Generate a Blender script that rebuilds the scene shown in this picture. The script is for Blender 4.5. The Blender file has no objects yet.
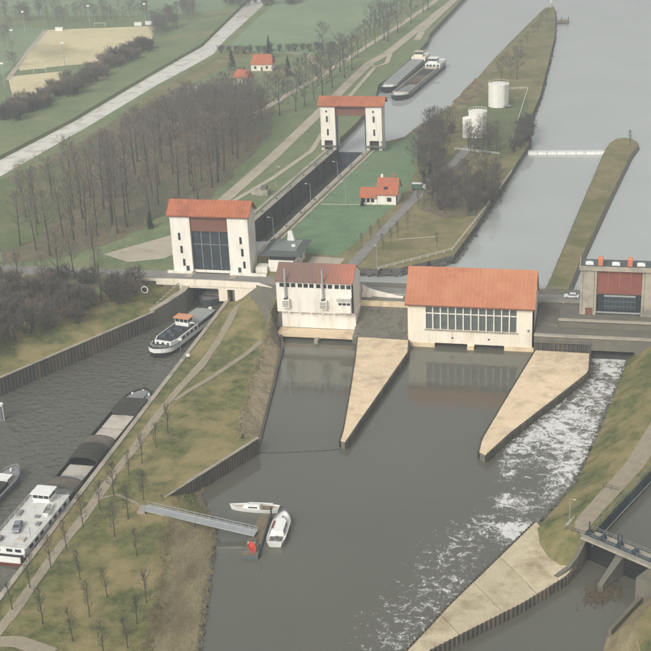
import bpy, bmesh, math, random
from mathutils import Matrix, Vector
random.seed(7)
S = bpy.context.scene
C = S.collection

# ------------------------------------------------------------------ camera
FPX, PITCH, ROLL, YAW = 1300.0, math.radians(22.7), math.radians(2.6), math.radians(13.4)
CAM = Vector((0, 0, 150))
_F = Vector((-math.sin(YAW)*math.cos(PITCH), math.cos(YAW)*math.cos(PITCH), -math.sin(PITCH)))
_R0 = Vector((math.cos(YAW), math.sin(YAW), 0)); _U0 = _R0.cross(_F)
_R = _R0*math.cos(ROLL) - _U0*math.sin(ROLL)
_U = _U0*math.cos(ROLL) + _R0*math.sin(ROLL)
cd = bpy.data.cameras.new('camera'); cam = bpy.data.objects.new('camera', cd); C.objects.link(cam)
m = Matrix((( _R.x, _U.x, -_F.x, CAM.x), (_R.y, _U.y, -_F.y, CAM.y), (_R.z, _U.z, -_F.z, CAM.z), (0, 0, 0, 1)))
cam.matrix_world = m
cd.sensor_width = 36; cd.sensor_fit = 'HORIZONTAL'; cd.lens = FPX/651*36
cd.clip_start = 1; cd.clip_end = 6000
S.camera = cam
S.render.resolution_x = S.render.resolution_y = 1024

# ------------------------------------------------------------------ sky, sun, exposure
SUN_EL, SUN_AZ = math.radians(38), math.radians(200)      # azimuth clockwise from +Y: behind the camera
W = bpy.data.worlds.new('World'); S.world = W; W.use_nodes = True
wn = W.node_tree; wn.nodes.clear()
sky = wn.nodes.new('ShaderNodeTexSky'); sky.sky_type = 'NISHITA'; sky.sun_disc = False
sky.sun_elevation = SUN_EL; sky.sun_rotation = SUN_AZ
sky.air_density = 1.6; sky.dust_density = 6.0; sky.ozone_density = 1.0
hs = wn.nodes.new('ShaderNodeHueSaturation'); hs.inputs['Saturation'].default_value = 0.16
bg = wn.nodes.new('ShaderNodeBackground'); bg.inputs['Strength'].default_value = 0.14
wo = wn.nodes.new('ShaderNodeOutputWorld')
wn.links.new(sky.outputs[0], hs.inputs['Color']); wn.links.new(hs.outputs[0], bg.inputs[0]); wn.links.new(bg.outputs[0], wo.inputs[0])
sl = bpy.data.lights.new('sun', 'SUN'); sl.energy = 1.0; sl.angle = math.radians(12); sl.color = (1.0, 0.955, 0.88)
so = bpy.data.objects.new('sun', sl); C.objects.link(so)
sd = Vector((math.sin(SUN_AZ)*math.cos(SUN_EL), math.cos(SUN_AZ)*math.cos(SUN_EL), math.sin(SUN_EL)))
so.rotation_euler = sd.to_track_quat('Z', 'Y').to_euler(); so.location = (0, -100, 300)
S.view_settings.view_transform = 'Standard'; S.view_settings.look = 'None'
S.view_settings.exposure = 0.32; S.view_settings.gamma = 1.0
S.view_settings.use_curve_mapping = False

# ------------------------------------------------------------------ helpers
def G(px, py, z=8.5):
    """ground survey: point at height z on the line of sight of a photo pixel"""
    d = _F + _R*((px-325.5)/FPX) - _U*((py-325.5)/FPX)
    t = (z-CAM.z)/d.z
    p = CAM + d*t
    return (p.x, p.y)
def lin(h):
    def f(c):
        c /= 255.0
        return c/12.92 if c <= .04045 else ((c+.055)/1.055)**2.4
    return tuple(f(int(h[i:i+2], 16)) for i in (0, 2, 4)) + (1.0,)
MATS = {}
def mat(name, c1, c2=None, scale=1.0, rough=0.85, bump=0.0, bscale=None, detail=6.0, metal=0.0, c3=None, s3=None, t3=(0.55, 0.7), var=0.0, stretch=None, spec=0.3, lo=0.35, hi=0.65, fine=0.07):
    """procedural material: two-tone noise, an optional third staining tone with its own mask, fine bump"""
    if name in MATS: return MATS[name]
    M = bpy.data.materials.new(name); M.use_nodes = True; nt = M.node_tree; N = nt.nodes; Lk = nt.links.new
    b = N['Principled BSDF']; b.inputs['Roughness'].default_value = rough; b.inputs['Metallic'].default_value = metal
    b.inputs['Specular IOR Level'].default_value = spec
    tc = N.new('ShaderNodeTexCoord'); src = tc.outputs['Object']
    if stretch:
        mp = N.new('ShaderNodeMapping'); mp.inputs['Scale'].default_value = stretch; Lk(src, mp.inputs[0]); src = mp.outputs[0]
    def noise(sc, dt=detail):
        n = N.new('ShaderNodeTexNoise'); n.inputs['Scale'].default_value = sc; n.inputs['Detail'].default_value = dt; n.inputs['Roughness'].default_value = 0.62
        Lk(src, n.inputs['Vector']); return n.outputs['Fac']
    def ramp(fac, a, bb):
        r = N.new('ShaderNodeMapRange'); r.inputs['From Min'].default_value = a; r.inputs['From Max'].default_value = bb; r.clamp = True
        Lk(fac, r.inputs['Value']); return r.outputs['Result']
    def mix(fac, a, bb):
        x = N.new('ShaderNodeMix'); x.data_type = 'RGBA'
        Lk(fac, x.inputs[0])
        for v, i in ((a, 6), (bb, 7)):
            if isinstance(v, tuple): x.inputs[i].default_value = v
            else: Lk(v, x.inputs[i])
        return x.outputs[2]
    col = lin(c1)
    if c2:
        col = mix(ramp(noise(scale), lo, hi), lin(c1), lin(c2))
        hv = N.new('ShaderNodeHueSaturation'); rv = N.new('ShaderNodeMapRange'); rv.inputs['From Min'].default_value = .3; rv.inputs['From Max'].default_value = .7
        rv.inputs['To Min'].default_value = 1-fine; rv.inputs['To Max'].default_value = 1+fine; rv.clamp = False
        Lk(noise(scale*7, 8.0), rv.inputs['Value']); Lk(rv.outputs['Result'], hv.inputs['Value']); Lk(col, hv.inputs['Color']); col = hv.outputs[0]
    if c3: col = mix(ramp(noise(s3 or scale*.3), *t3), col, lin(c3))
    if var:
        oi = N.new('ShaderNodeObjectInfo'); h = N.new('ShaderNodeHueSaturation')
        r = N.new('ShaderNodeMapRange'); r.inputs['To Min'].default_value = 1-var; r.inputs['To Max'].default_value = 1+var
        Lk(oi.outputs['Random'], r.inputs['Value']); Lk(r.outputs['Result'], h.inputs['Value'])
        if isinstance(col, tuple): h.inputs['Color'].default_value = col
        else: Lk(col, h.inputs['Color'])
        col = h.outputs[0]
    if isinstance(col, tuple): b.inputs['Base Color'].default_value = col
    else: Lk(col, b.inputs['Base Color'])
    if bump:
        bp = N.new('ShaderNodeBump'); bp.inputs['Strength'].default_value = bump; bp.inputs['Distance'].default_value = 0.3
        Lk(noise(bscale or scale*4), bp.inputs['Height']); Lk(bp.outputs[0], b.inputs['Normal'])
    MATS[name] = M
    return M
def emp(o):
    z = Vector((0, 0, 0))
    while o is not None:
        z = z + o.location; o = o.parent
    return z
class MB:
    def __init__(s): s.v = []; s.f = []
    def add(s, vs, fs):
        n = len(s.v); s.v += [tuple(v) for v in vs]; s.f += [tuple(i+n for i in f) for f in fs]; return s
    def box(s, x0, x1, y0, y1, z0, z1):
        return s.add([(x0,y0,z0),(x1,y0,z0),(x1,y1,z0),(x0,y1,z0),(x0,y0,z1),(x1,y0,z1),(x1,y1,z1),(x0,y1,z1)],
                     [(0,3,2,1),(4,5,6,7),(0,1,5,4),(1,2,6,5),(2,3,7,6),(3,0,4,7)])
    def obox(s, cx, cy, z0, lx, ly, h, a=0.0):
        ca, sa = math.cos(a), math.sin(a)
        P = [(cx+dx*ca-dy*sa, cy+dx*sa+dy*ca) for dx, dy in ((-lx/2,-ly/2),(lx/2,-ly/2),(lx/2,ly/2),(-lx/2,ly/2))]
        return s.prism(P, z0, z0+h)
    def prism(s, P, z0, z1, Pt=None):
        """polygon P (ccw) from z0 up to z1; Pt: top outline when it differs. z may be lists"""
        n = len(P); Pt = Pt or P
        za = z0 if isinstance(z0, (list, tuple)) else [z0]*n
        zb = z1 if isinstance(z1, (list, tuple)) else [z1]*n
        vs = [(P[i][0], P[i][1], za[i]) for i in range(n)] + [(Pt[i][0], Pt[i][1], zb[i]) for i in range(n)]
        return s.add(vs, [tuple(range(n))[::-1], tuple(range(n, 2*n))] + [(i, (i+1) % n, n+(i+1) % n, n+i) for i in range(n)])
    def bar(s, a, b, w, h=None):
        """square bar from a to b"""
        a = Vector(a); b = Vector(b); d = (b-a).normalized(); h = h or w
        u = d.cross(Vector((0,0,1)));
        if u.length < 1e-3: u = Vector((1,0,0))
        u.normalize(); k = u.cross(d)
        vs = [p + u*(w/2*i) + k*(h/2*j) for p in (a, b) for i, j in ((-1,-1),(1,-1),(1,1),(-1,1))]
        return s.add(vs, [(0,1,2,3),(7,6,5,4)] + [(i, 4+i, 4+(i+1) % 4, (i+1) % 4) for i in range(4)])
    def tube(s, pts, r, n=6, cap=True):
        pts = [Vector(p) for p in pts]; R = r if isinstance(r, (list, tuple)) else [r]*len(pts)
        rings = []
        for i, p in enumerate(pts):
            d = (pts[min(i+1, len(pts)-1)] - pts[max(i-1, 0)]).normalized()
            u = d.cross(Vector((0,1,0.01)));
            if u.length < 1e-3: u = Vector((1,0,0))
            u.normalize(); k = d.cross(u)
            rings.append([p + (u*math.cos(2*math.pi*j/n) + k*math.sin(2*math.pi*j/n))*R[i] for j in range(n)])
        return s.loft(rings, cap)
    def loft(s, rings, cap=True):
        n = len(rings[0]); vs = [p for r in rings for p in r]; fs = []
        for i in range(len(rings)-1):
            for j in range(n):
                fs.append((i*n+j, i*n+(j+1) % n, (i+1)*n+(j+1) % n, (i+1)*n+j))
        if cap: fs += [tuple(range(n))[::-1], tuple((len(rings)-1)*n+j for j in range(n))]
        return s.add(vs, fs)
    def wall(s, a, b, z0, z1, t, holes=()):
        """wall from point a to b (outer face on the right-hand side), thickness t inward, with real openings (u0,u1,w0,w1)"""
        a = Vector((a[0], a[1], 0)); b = Vector((b[0], b[1], 0)); d = (b-a); L = d.length; d.normalize(); nrm = Vector((-d.y, d.x, 0))
        us = sorted({0.0, L, *[h[0] for h in holes], *[h[1] for h in holes]}); ws = sorted({z0, z1, *[h[2] for h in holes], *[h[3] for h in holes]})
        solid = lambda i, j: 0 <= i < len(us)-1 and 0 <= j < len(ws)-1 and not any(h[0]-1e-6 <= us[i] and us[i+1] <= h[1]+1e-6 and h[2]-1e-6 <= ws[j] and ws[j+1] <= h[3]+1e-6 for h in holes)
        P = lambda u, w, k: a + d*u + nrm*(t*k) + Vector((0, 0, w))
        for i in range(len(us)-1):
            for j in range(len(ws)-1):
                if not solid(i, j): continue
                u0, u1, w0, w1 = us[i], us[i+1], ws[j], ws[j+1]
                s.add([P(u0,w0,0),P(u1,w0,0),P(u1,w1,0),P(u0,w1,0)], [(0,1,2,3)])
                s.add([P(u0,w0,1),P(u1,w0,1),P(u1,w1,1),P(u0,w1,1)], [(3,2,1,0)])
                if not solid(i-1, j): s.add([P(u0,w0,0),P(u0,w0,1),P(u0,w1,1),P(u0,w1,0)], [(3,2,1,0)])
                if not solid(i+1, j): s.add([P(u1,w0,0),P(u1,w0,1),P(u1,w1,1),P(u1,w1,0)], [(0,1,2,3)])
                if not solid(i, j-1): s.add([P(u0,w0,0),P(u1,w0,0),P(u1,w0,1),P(u0,w0,1)], [(3,2,1,0)])
                if not solid(i, j+1): s.add([P(u0,w1,0),P(u1,w1,0),P(u1,w1,1),P(u0,w1,1)], [(0,1,2,3)])
        return s
    def build(s, name, material, parent=None, smooth=False, kind=None):
        o0 = emp(parent); me = bpy.data.meshes.new(name)
        me.from_pydata([(v[0]-o0.x, v[1]-o0.y, v[2]-o0.z) for v in s.v], [], s.f)
        me.materials.append(material if not isinstance(material, str) else MATS[material]); me.update()
        if smooth:
            for p in me.polygons: p.use_smooth = True
        o = bpy.data.objects.new(name, me); C.objects.link(o)
        if parent is not None: o.parent = parent
        if kind: o['kind'] = kind
        return o
def tag(o, label, cat, group=None):
    o['label'] = label; o['category'] = cat
    if group: o['group'] = group
    return o
def thing(name, label, cat, loc=(0, 0, 0), group=None):
    o = bpy.data.objects.new(name, None); o.empty_display_size = 0.5; C.objects.link(o); o.location = loc
    return tag(o, label, cat, group)
def copy_tree(o, parent=None):
    c = o.copy(); C.objects.link(c)
    if parent is not None: c.parent = parent
    for ch in list(o.children): copy_tree(ch, c)
    return c
def PX(x, y, z):
    v = Vector((x, y, z))-CAM; w = v.dot(_F); return (325.5+FPX*v.dot(_R)/w, 325.5-FPX*v.dot(_U)/w)
def lerp(a, b, t): return a + (b-a)*t
def smooth(t): t = max(0, min(1, t)); return t*t*(3-2*t)
def table(T, y):
    if y <= T[0][0]: return T[0][1]
    for (a, p), (b, q) in zip(T, T[1:]):
        if y <= b: return lerp(p, q, (y-a)/(b-a))
    return T[-1][1]
def poly_sheet(name, pts, z, material, kind='structure', rough=0.0):
    """flat or per-vertex-height sheet, triangulated"""
    if rough: pts = [(x+random.uniform(-rough, rough), y+random.uniform(-rough, rough)) for x, y in resample(pts, 5.0)]
    bm = bmesh.new(); vs = [bm.verts.new((p[0], p[1], p[2] if len(p) > 2 else z)) for p in pts]
    f = bm.faces.new(vs); f.normal_update()
    if f.normal.z < 0: f.normal_flip()
    bmesh.ops.triangulate(bm, faces=[f])
    me = bpy.data.meshes.new(name); bm.to_mesh(me); bm.free(); me.materials.append(MATS[material] if isinstance(material, str) else material)
    o = bpy.data.objects.new(name, me); C.objects.link(o)
    if kind: o['kind'] = kind
    return o
def offset_poly(P, d):
    """move every vertex outward by d (ccw polygon)"""
    n = len(P); out = []
    for i in range(n):
        a, b, c = Vector(P[i-1][:2]), Vector(P[i][:2]), Vector(P[(i+1) % n][:2])
        e1 = (b-a).normalized(); e2 = (c-b).normalized()
        n1 = Vector((e1.y, -e1.x)); n2 = Vector((e2.y, -e2.x)); k = n1+n2
        if k.length < 1e-4: k = n1
        k.normalize(); s_ = 1/max(0.5, k.dot(n1))
        out.append((b.x+k.x*d*s_, b.y+k.y*d*s_))
    return out
def ccw(P):
    A = sum(P[i-1][0]*P[i][1]-P[i][0]*P[i-1][1] for i in range(len(P)))
    return list(P) if A > 0 else list(P)[::-1]
def resample(P, step):
    """split long edges so slopes can be roughened"""
    out = []
    for i in range(len(P)):
        a, b = P[i], P[(i+1) % len(P)]; L = math.hypot(b[0]-a[0], b[1]-a[1]); n = max(1, min(60, int(L/step)))
        for k in range(n): out.append((lerp(a[0], b[0], k/n), lerp(a[1], b[1], k/n)))
    return out
def land(name, shore, z_shore, z_top, inset, material, bank_material, jitter=0.0, step=9.0):
    """flat-topped land: shoreline polygon at z_shore, top inset by `inset`, bank falling on below the water"""
    P = ccw(shore)
    if jitter: P = [(x+random.uniform(-jitter, jitter), y+random.uniform(-jitter, jitter)) for x, y in resample(P, step)]
    T = offset_poly(P, -inset) if inset else P
    top = poly_sheet(name, T, z_top, material)
    Bm = offset_poly(P, max(0.05, inset*1.6)); n = len(P)
    mb = MB(); mb.add([(*p, z_top) for p in T] + [(*p, z_shore+0.15) for p in P] + [(*p, -5.0) for p in Bm],
           [(i, n+i, n+(i+1) % n, (i+1) % n) for i in range(n)] + [(n+i, 2*n+i, 2*n+(i+1) % n, n+(i+1) % n) for i in range(n)])
    bk = mb.build('bank', bank_material, None, kind='structure')
    bk.name = name + '_slope'
    return top
def ribbon(name, pts, w, z, material, kind='structure', zf=None):
    """road or path of width w along a polyline; zf(x,y) lays it on uneven ground"""
    Lp, Rp = [], []
    for i, p in enumerate(pts):
        a = Vector(pts[max(i-1, 0)][:2]); b = Vector(pts[min(i+1, len(pts)-1)][:2]); d = (b-a).normalized(); nn = Vector((-d.y, d.x))
        ww = w[i] if isinstance(w, (list, tuple)) else w
        Lp.append((p[0]+nn.x*ww/2, p[1]+nn.y*ww/2)); Rp.append((p[0]-nn.x*ww/2, p[1]-nn.y*ww/2))
    mb = MB(); n = len(pts); H = (lambda q: zf(*q)+z) if zf else (lambda q: z)
    mb.add([(*q, H(q)) for q in Lp] + [(*q, H(q)) for q in Rp], [(i, n+i, n+i+1, i+1) for i in range(n-1)])
    return mb.build(name, material, None, kind=kind)
def fine(pts, step):
    out = []
    for a, b in zip(pts, pts[1:]):
        n = max(1, int(math.hypot(b[0]-a[0], b[1]-a[1])/step))
        out += [(lerp(a[0], b[0], k/n), lerp(a[1], b[1], k/n)) for k in range(n)]
    return out + [pts[-1]]

# ------------------------------------------------------------------ materials
mat('grass', '4b532d', '767449', 0.35, .95, .6, 3.0, c3='8d8058', s3=.09, t3=(.46, .62), fine=.34, detail=9.0)
mat('grass_lawn', '5c7455', '6c8564', 0.15, .95, .4, 3.0, c3='6b7656', s3=.04, fine=.22)
mat('grass_dry', '726c48', '867d5a', 0.2, .95, .5, 3.0, c3='62643e', s3=.07, t3=(.46, .62), fine=.22)
mat('grass_mid', '55633f', '676d4a', 0.18, .95, .4, 3.0, c3='7d7858', s3=.05, fine=.22)
mat('field_green', '6f8465', '80916f', 0.05, .95, .3, 1.0, c3='7d8a68', s3=.012)
mat('meadow', '63724f', '767f58', 0.08, .95, .4, 2.0, c3='86805f', s3=.02, fine=.22)
mat('pitch_sand', 'c2b690', 'd0c49c', 0.05, .95, .2, 2.0, c3='a39c78', s3=.02)
mat('leaf_litter', '625c48', '746b54', 0.25, .95, .7, 2.0, c3='58604a', s3=.05, t3=(.5, .65), fine=.22)
mat('scrub_soil', '6e6148', '8a7a5a', 0.6, .95, .9, 3.0, c3='55503c', s3=.25, t3=(.5, .62), fine=.22)
mat('bank_earth', '6b6450', '82775c', 0.8, .95, .9, 3.0, c3='4f4b3d', s3=.3, t3=(.5, .6))
mat('reed_slope', '847b5c', '968b69', 0.5, .95, .9, 2.5, c3='766b50', s3=.2, t3=(.48, .66), stretch=(1, .35, 1), fine=.22)
mat('bank_gravel', 'a8987a', 'bbac8c', 0.6, .95, .8, 3.0, c3='8d7f62', s3=.25, t3=(.5, .66), fine=.2)
mat('rubble', '5c5a54', '74716a', 1.2, .9, 1.0, 2.0, c3='383935', s3=.5, t3=(.5, .6), fine=.22)
mat('asphalt_slope', '68655a', '757165', 0.5, .9, .5, 4.0, c3='5a594e', s3=.12, fine=.15)
mat('road', '7c7a74', '8a8780', 0.3, .9, .3, 4.0, c3='6b6963', s3=.1)
mat('road_pale', 'a69d8a', 'b5ab97', 0.2, .9, .3, 3.0, c3='958d7c', s3=.08)
mat('gravel_path', '8d8470', '9b917c', 0.5, .95, .5, 4.0, c3='867d68', s3=.15, fine=.22)
mat('concrete', '9c9484', 'aba292', 0.5, .88, .3, 4.0, c3='7f7c73', s3=.18, t3=(.5, .68))
mat('concrete_grey', '656155', '736f62', 0.35, .88, .4, 3.0, c3='66645e', s3=.15, t3=(.48, .65))
mat('concrete_dark', '3c3e3d', '4a4b48', 0.5, .8, .4, 3.0, c3='2b2d2d', s3=.2)
mat('concrete_beige', 'd3bd9c', 'dcc8a9', 0.3, .9, .25, 3.0, c3='a8937a', s3=.2, t3=(.5, .78), var=.06, fine=.12)
mat('concrete_weathered', 'b3a78d', 'c2b698', 0.3, .9, .35, 3.0, c3='8f8063', s3=.2, t3=(.48, .72), var=.06, fine=.15)
mat('plaster_white', 'e6e1d6', 'dcd6c9', 0.5, .8, .1, 4.0, c3='c3bba9', s3=.5, t3=(.52, .8), stretch=(1, 1, .18), fine=.05)
mat('plaster_cream', 'e6ddcb', 'ddd3bf', 0.5, .8, .1, 4.0, c3='bfae90', s3=.45, t3=(.53, .8), stretch=(1, 1, .18), fine=.05)
mat('roof_orange', 'b27558', 'a7694b', 0.35, .85, .25, 5.0, c3='b57f60', s3=.12, t3=(.46, .7), fine=.12)
mat('roof_gate', 'ab694b', '9f5e42', 0.4, .85, .25, 5.0, c3='8f5740', s3=.2, t3=(.48, .7), fine=.12)
mat('roof_house', 'b3694a', 'a25d42', 0.8, .85, .4, 6.0, c3='8e6350', s3=.3, t3=(.5, .7))
mat('rust_beam', '6d4b40', '7b5548', 0.6, .8, .2, 3.0)
mat('red_panel', '7d4a40', '875145', 0.4, .7, .1, 3.0, c3='74453c', s3=.12)
mat('orange_cowl', 'cf7a58', 'c66f4c', 1.0, .6)
mat('roof_dark', '4f5654', '5b615e', 0.5, .85, .2, 3.0, c3='454b4a', s3=.15)
mat('roof_slab', '747a76', '7f8580', 0.5, .85, .2, 3.0)
mat('glass_dark', '20272b', '2d353a', 0.4, .12, spec=.5)
mat('glass_grey', '4c5250', '62655f', 0.7, .2, spec=.5)
mat('void', '0f1112', rough=.9)
mat('steel_dark', '2c3439', '39434a', 0.6, .5, .1, 3.0, c3='4a5257', s3=.15)
mat('steel_grey', '6d7373', '7c8281', 0.6, .5, metal=.3)
mat('galvanised', 'a9adad', 'b6baba', 0.8, .45, metal=.4)
mat('sheet_pile', '45443f', '59564d', 0.5, .8, .3, 3.0, c3='6a5f4d', s3=.15, t3=(.5, .66), stretch=(1, 1, .35))
mat('timber', '6b5f4c', '7d7059', 1.0, .85, .4, 5.0)
mat('white_paint', 'e4e4df', 'dcdcd6', 0.7, .45, c3='cac9c1', s3=.25, t3=(.55, .75))
mat('deck_white', 'c3c3bd', 'cfcfc9', 0.8, .7, c3='a9a8a0', s3=.3, t3=(.5, .7))
mat('rail_white', 'd2d1c8', rough=.5)
mat('rail_grey', '8e918e', rough=.5, metal=.3)
mat('hull_black', '1f2122', '2a2c2c', 0.5, .45, c3='3b3632', s3=.2, t3=(.55, .7))
mat('hull_grey', '3b4143', '4a5051', 0.4, .5, c3='5a544c', s3=.15)
mat('hull_red', '5e2f29', '6b3a32', 0.5, .6)
mat('deck_grey', '77787a', '868786', 0.5, .8, .1, 4.0, c3='62625f', s3=.2)
mat('hatch_pale', 'b0aa9d', 'beb8ab', 0.35, .8, .1, 3.0, c3='978f80', s3=.2, t3=(.5, .7), var=.05)
mat('hatch_grey', '868a86', '939690', 0.35, .8, .1, 3.0, var=.05)
mat('tarp_dark', '34332f', '44423c', 0.5, .8, .2, 3.0)
mat('tarp_brown', '5a554a', '6a645a', 0.5, .8, .2, 3.0)
mat('cargo_brown', '5c4237', '6d5143', 0.5, .9, .8, 2.0)
mat('deck_black', '2b3033', '3c4246', 0.7, .7, .3, 3.0)
mat('orange_roof_paint', 'c48a62', 'ca9470', 1.0, .6)
mat('dinghy_red', 'c1453a', 'cc5548', 1.5, .5)
mat('pontoon', '4f565a', '5f666a', 0.8, .6)
mat('car_white', 'd8d9d6', rough=.25, spec=.5)
mat('car_grey', '7d8288', rough=.3, spec=.5)
mat('van_green', '4a6a58', rough=.4)
mat('rubber', '161616', rough=.8)
mat('debris', '54493b', '6f614d', 1.5, .95, 1.0, 3.0, c3='4a4236', s3=.6)
mat('tank_white', 'e6e3da', 'dedad0', 0.5, .6, c3='c9c4b5', s3=.2, t3=(.55, .75), stretch=(1, 1, .3))
mat('bark', '3c3932', '4a463d', 2.0, .95, .5, 8.0, var=.18)
mat('bark_pale', '77705f', '88806e', 2.0, .95, .5, 8.0, var=.12)
mat('twig_grey', '625d54', '716b62', 0.8, .95, var=.15)
mat('twig_brown', '786c5c', '867a69', 0.8, .95, var=.15)
mat('twig_dark', '55514a', '625e55', 0.8, .95, var=.15)
mat('twig_orange', '9a7250', 'a87d58', 0.8, .95)
mat('needles', '1f3228', '2b4034', 0.8, .9)
mat('shrub_green', '3e4a33', '4d5a3f', 0.8, .9, var=.1)
def water_mat(name, deep, rough, b1, s1, b2, s2, dist=.2, reflection_tone=None, ior=1.33):
    M = bpy.data.materials.new(name); M.use_nodes = True; nt = M.node_tree; N = nt.nodes; L = nt.links.new
    b = N['Principled BSDF']; b.inputs['Roughness'].default_value = rough; b.inputs['IOR'].default_value = ior
    tc = N.new('ShaderNodeTexCoord')
    n0 = N.new('ShaderNodeTexNoise'); n0.inputs['Scale'].default_value = .03; n0.inputs['Detail'].default_value = 4; L(tc.outputs['Object'], n0.inputs['Vector'])
    r = N.new('ShaderNodeMix'); r.data_type = 'RGBA'; c = lin(deep); r.inputs[6].default_value = tuple(k*.88 for k in c[:3])+(1,); r.inputs[7].default_value = tuple(k*1.12 for k in c[:3])+(1,)
    L(n0.outputs['Fac'], r.inputs[0]); out = r.outputs[2]
    if reflection_tone:  # darker noise mottles, reflections painted into the water colour
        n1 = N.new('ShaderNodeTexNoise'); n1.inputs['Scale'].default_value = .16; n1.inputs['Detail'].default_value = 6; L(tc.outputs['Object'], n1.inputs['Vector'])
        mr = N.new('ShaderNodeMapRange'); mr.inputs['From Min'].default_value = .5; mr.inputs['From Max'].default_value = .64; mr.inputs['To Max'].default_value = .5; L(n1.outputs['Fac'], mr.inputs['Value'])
        r2 = N.new('ShaderNodeMix'); r2.data_type = 'RGBA'; r2.inputs[7].default_value = lin(reflection_tone); L(mr.outputs[0], r2.inputs[0]); L(out, r2.inputs[6]); out = r2.outputs[2]
    L(out, b.inputs['Base Color'])
    prev = None
    for st, sc, dt in ((b1, s1, 3), (b2, s2, 4)):
        n = N.new('ShaderNodeTexNoise'); n.inputs['Scale'].default_value = sc; n.inputs['Detail'].default_value = dt; L(tc.outputs['Object'], n.inputs['Vector'])
        bp = N.new('ShaderNodeBump'); bp.inputs['Strength'].default_value = st; bp.inputs['Distance'].default_value = dist
        L(n.outputs['Fac'], bp.inputs['Height'])
        if prev: L(prev, bp.inputs['Normal'])
        prev = bp.outputs[0]
    L(prev, b.inputs['Normal']); MATS[name] = M
water_mat('water_lower', '5b5b50', .03, .14, .7, .10, .15, .25, None, 1.47)
water_mat('water_canal', '58584e', .04, .6, .55, .5, .16, 1.1, None, 1.45)
water_mat('water_upper', 'a2a6a1', .03, .05, .6, .04, .12, .2, None, 1.5)
water_mat('water_side', 'd8d4c6', .03, .03, .6, .02, .1, .2, '8f8c7c')  # last tone paints mottled bank and tree reflections on the canal
# ------------------------------------------------------------------ ground and water
def rect(x0, x1, y0, y1): return [(x0, y0), (x1, y0), (x1, y1), (x0, y1)]
poly_sheet('riverbed', rect(-1600, 1600, -400, 2600), -5.2, 'scrub_soil')
poly_sheet('river_water', rect(-108, 300, -400, 350), 0.0, 'water_lower')
poly_sheet('lock_canal_water', [(-300, -400), (-108, -400), (-108, 350), (-98, 350), (-98, 518.5), (-260, 518.5)], 0.0, 'water_canal')
poly_sheet('upstream_water', [(-130, 519.3), (-85, 519.3), (-85, 364.1), (1600, 364.1), (1600, 2600), (-130, 2600)], 6.0, 'water_upper')
CANAL_E = [(-150, 2600), (-235, 1200), (-247, 912), (-235, 760), (-229, 715), (-232, 670), (-235, 636), (-238, 550), (-243, 465), (-262, 380), (-300, 250), (-330, 100), (-330, -400)]
CANAL_W = [(-345, -400), (-345, 100), (-317, 250), (-278, 385), (-258, 480), (-251, 560), (-249, 640), (-247, 700), (-245, 745), (-250, 790), (-263, 913), (-252, 1200), (-170, 2600)]
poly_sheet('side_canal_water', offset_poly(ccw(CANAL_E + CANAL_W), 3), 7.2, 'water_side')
def lock_w(y): return lerp(-128.5, -114.5, (y-366)/151.0)      # chamber faces
def lock_e(y): return lerp(-116.0, -101.5, (y-366)/151.0)
A1 = [(-149, 357.6), (-128.9, 358.4), (-128.9, 366), (lock_w(517)-.4, 517), (-117.5, 523), (-115, 560), (-114.8, 605), (-119, 637), (-116, 660), (-112.5, 710), (-111, 755), (-113, 776), (-108.6, 917), (-95, 1300), (-60, 2600)] + CANAL_E + [(-260, -400), (-250, 100), (-208, 243), (-175.5, 299), (-153, 345)]
land('west_bank', A1, 6.2, 8.5, 0.0, 'meadow', 'bank_earth')
land('far_west_bank', CANAL_W + [(-1600, 2600), (-1600, -400)], 7.3, 8.5, .9, 'meadow', 'grass_mid')
# grass slope down to the sheet pile wall
SP0, SP1 = (-160.6, 290.5), (-134.2, 341.5)
sp_dir = Vector((SP1[0]-SP0[0], SP1[1]-SP0[1])).normalized()
def sp(t): return (SP0[0]+sp_dir.x*t, SP0[1]+sp_dir.y*t)
A1s = [(-260, -400), (-250, 100), (-208, 243), (-175.5, 299), (-153, 345), (-149, 357.6)]
low = [(-236, -400), (-230, 100), sp(-60), sp(0), sp(57.5), (-131.2, 352)]
mb = MB(); n = 6
mb.add([(*p, 8.5) for p in A1s] + [(*p, 5.0) for p in low], [(i, n+i, n+i+1, i+1) for i in range(n-1)])
mb.add([(-149, 357.6, 8.5), (-131.2, 352, 5.0), (-129.8, 358.35, 5.4)], [(0, 1, 2)])
mb.build('canal_slope', 'grass', None, kind='structure')
# field patches and floors on the west bank
poly_sheet('forest_floor', [(-195, 368), (-236, 446), (-232, 506), (-226, 622), (-190, 636), (-160, 590), (-149, 540), (-147.5, 442), (-158, 423), (-166, 392), (-178, 375)], 8.53, 'leaf_litter', rough=1.2)
poly_sheet('forest_floor', [(-188, 352), (-156, 352), (-157, 344), (-178.5, 299.5), (-211, 243), (-252, 120), (-300, 120), (-270, 300), (-230, 340)], 8.53, 'leaf_litter')
poly_sheet('field', [(-227, 490), (-241, 458), (-235, 440), (-202, 378), (-194, 391), (-196, 430), (-206, 470)], 8.56, 'grass_mid', rough=1.0)
poly_sheet('field', [(-226, 725), (-240, 905), (-225, 1300), (-160, 1300), (-150, 860), (-158, 760), (-170, 712)], 8.56, 'field_green')
poly_sheet('field', [(-360, 640), (-332, 660), (-368, 800), (-500, 815), (-520, 640)], 8.56, 'field_green')
poly_sheet('field', [(-270, 870), (-300, 845), (-520, 850), (-640, 1000), (-400, 1300), (-275, 1200), (-280, 960)], 8.56, 'field_green')
poly_sheet('sports_pitch', [G(48, 30), G(156, 26), G(150, 46), G(132, 54), G(100, 63), G(62, 66), G(20, 71), G(18, 66)], 8.6, 'pitch_sand')
poly_sheet('sports_pitch', [G(8, 77), G(66, 71), G(60, 86), G(40, 96), G(14, 104)], 8.6, 'pitch_sand')
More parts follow.
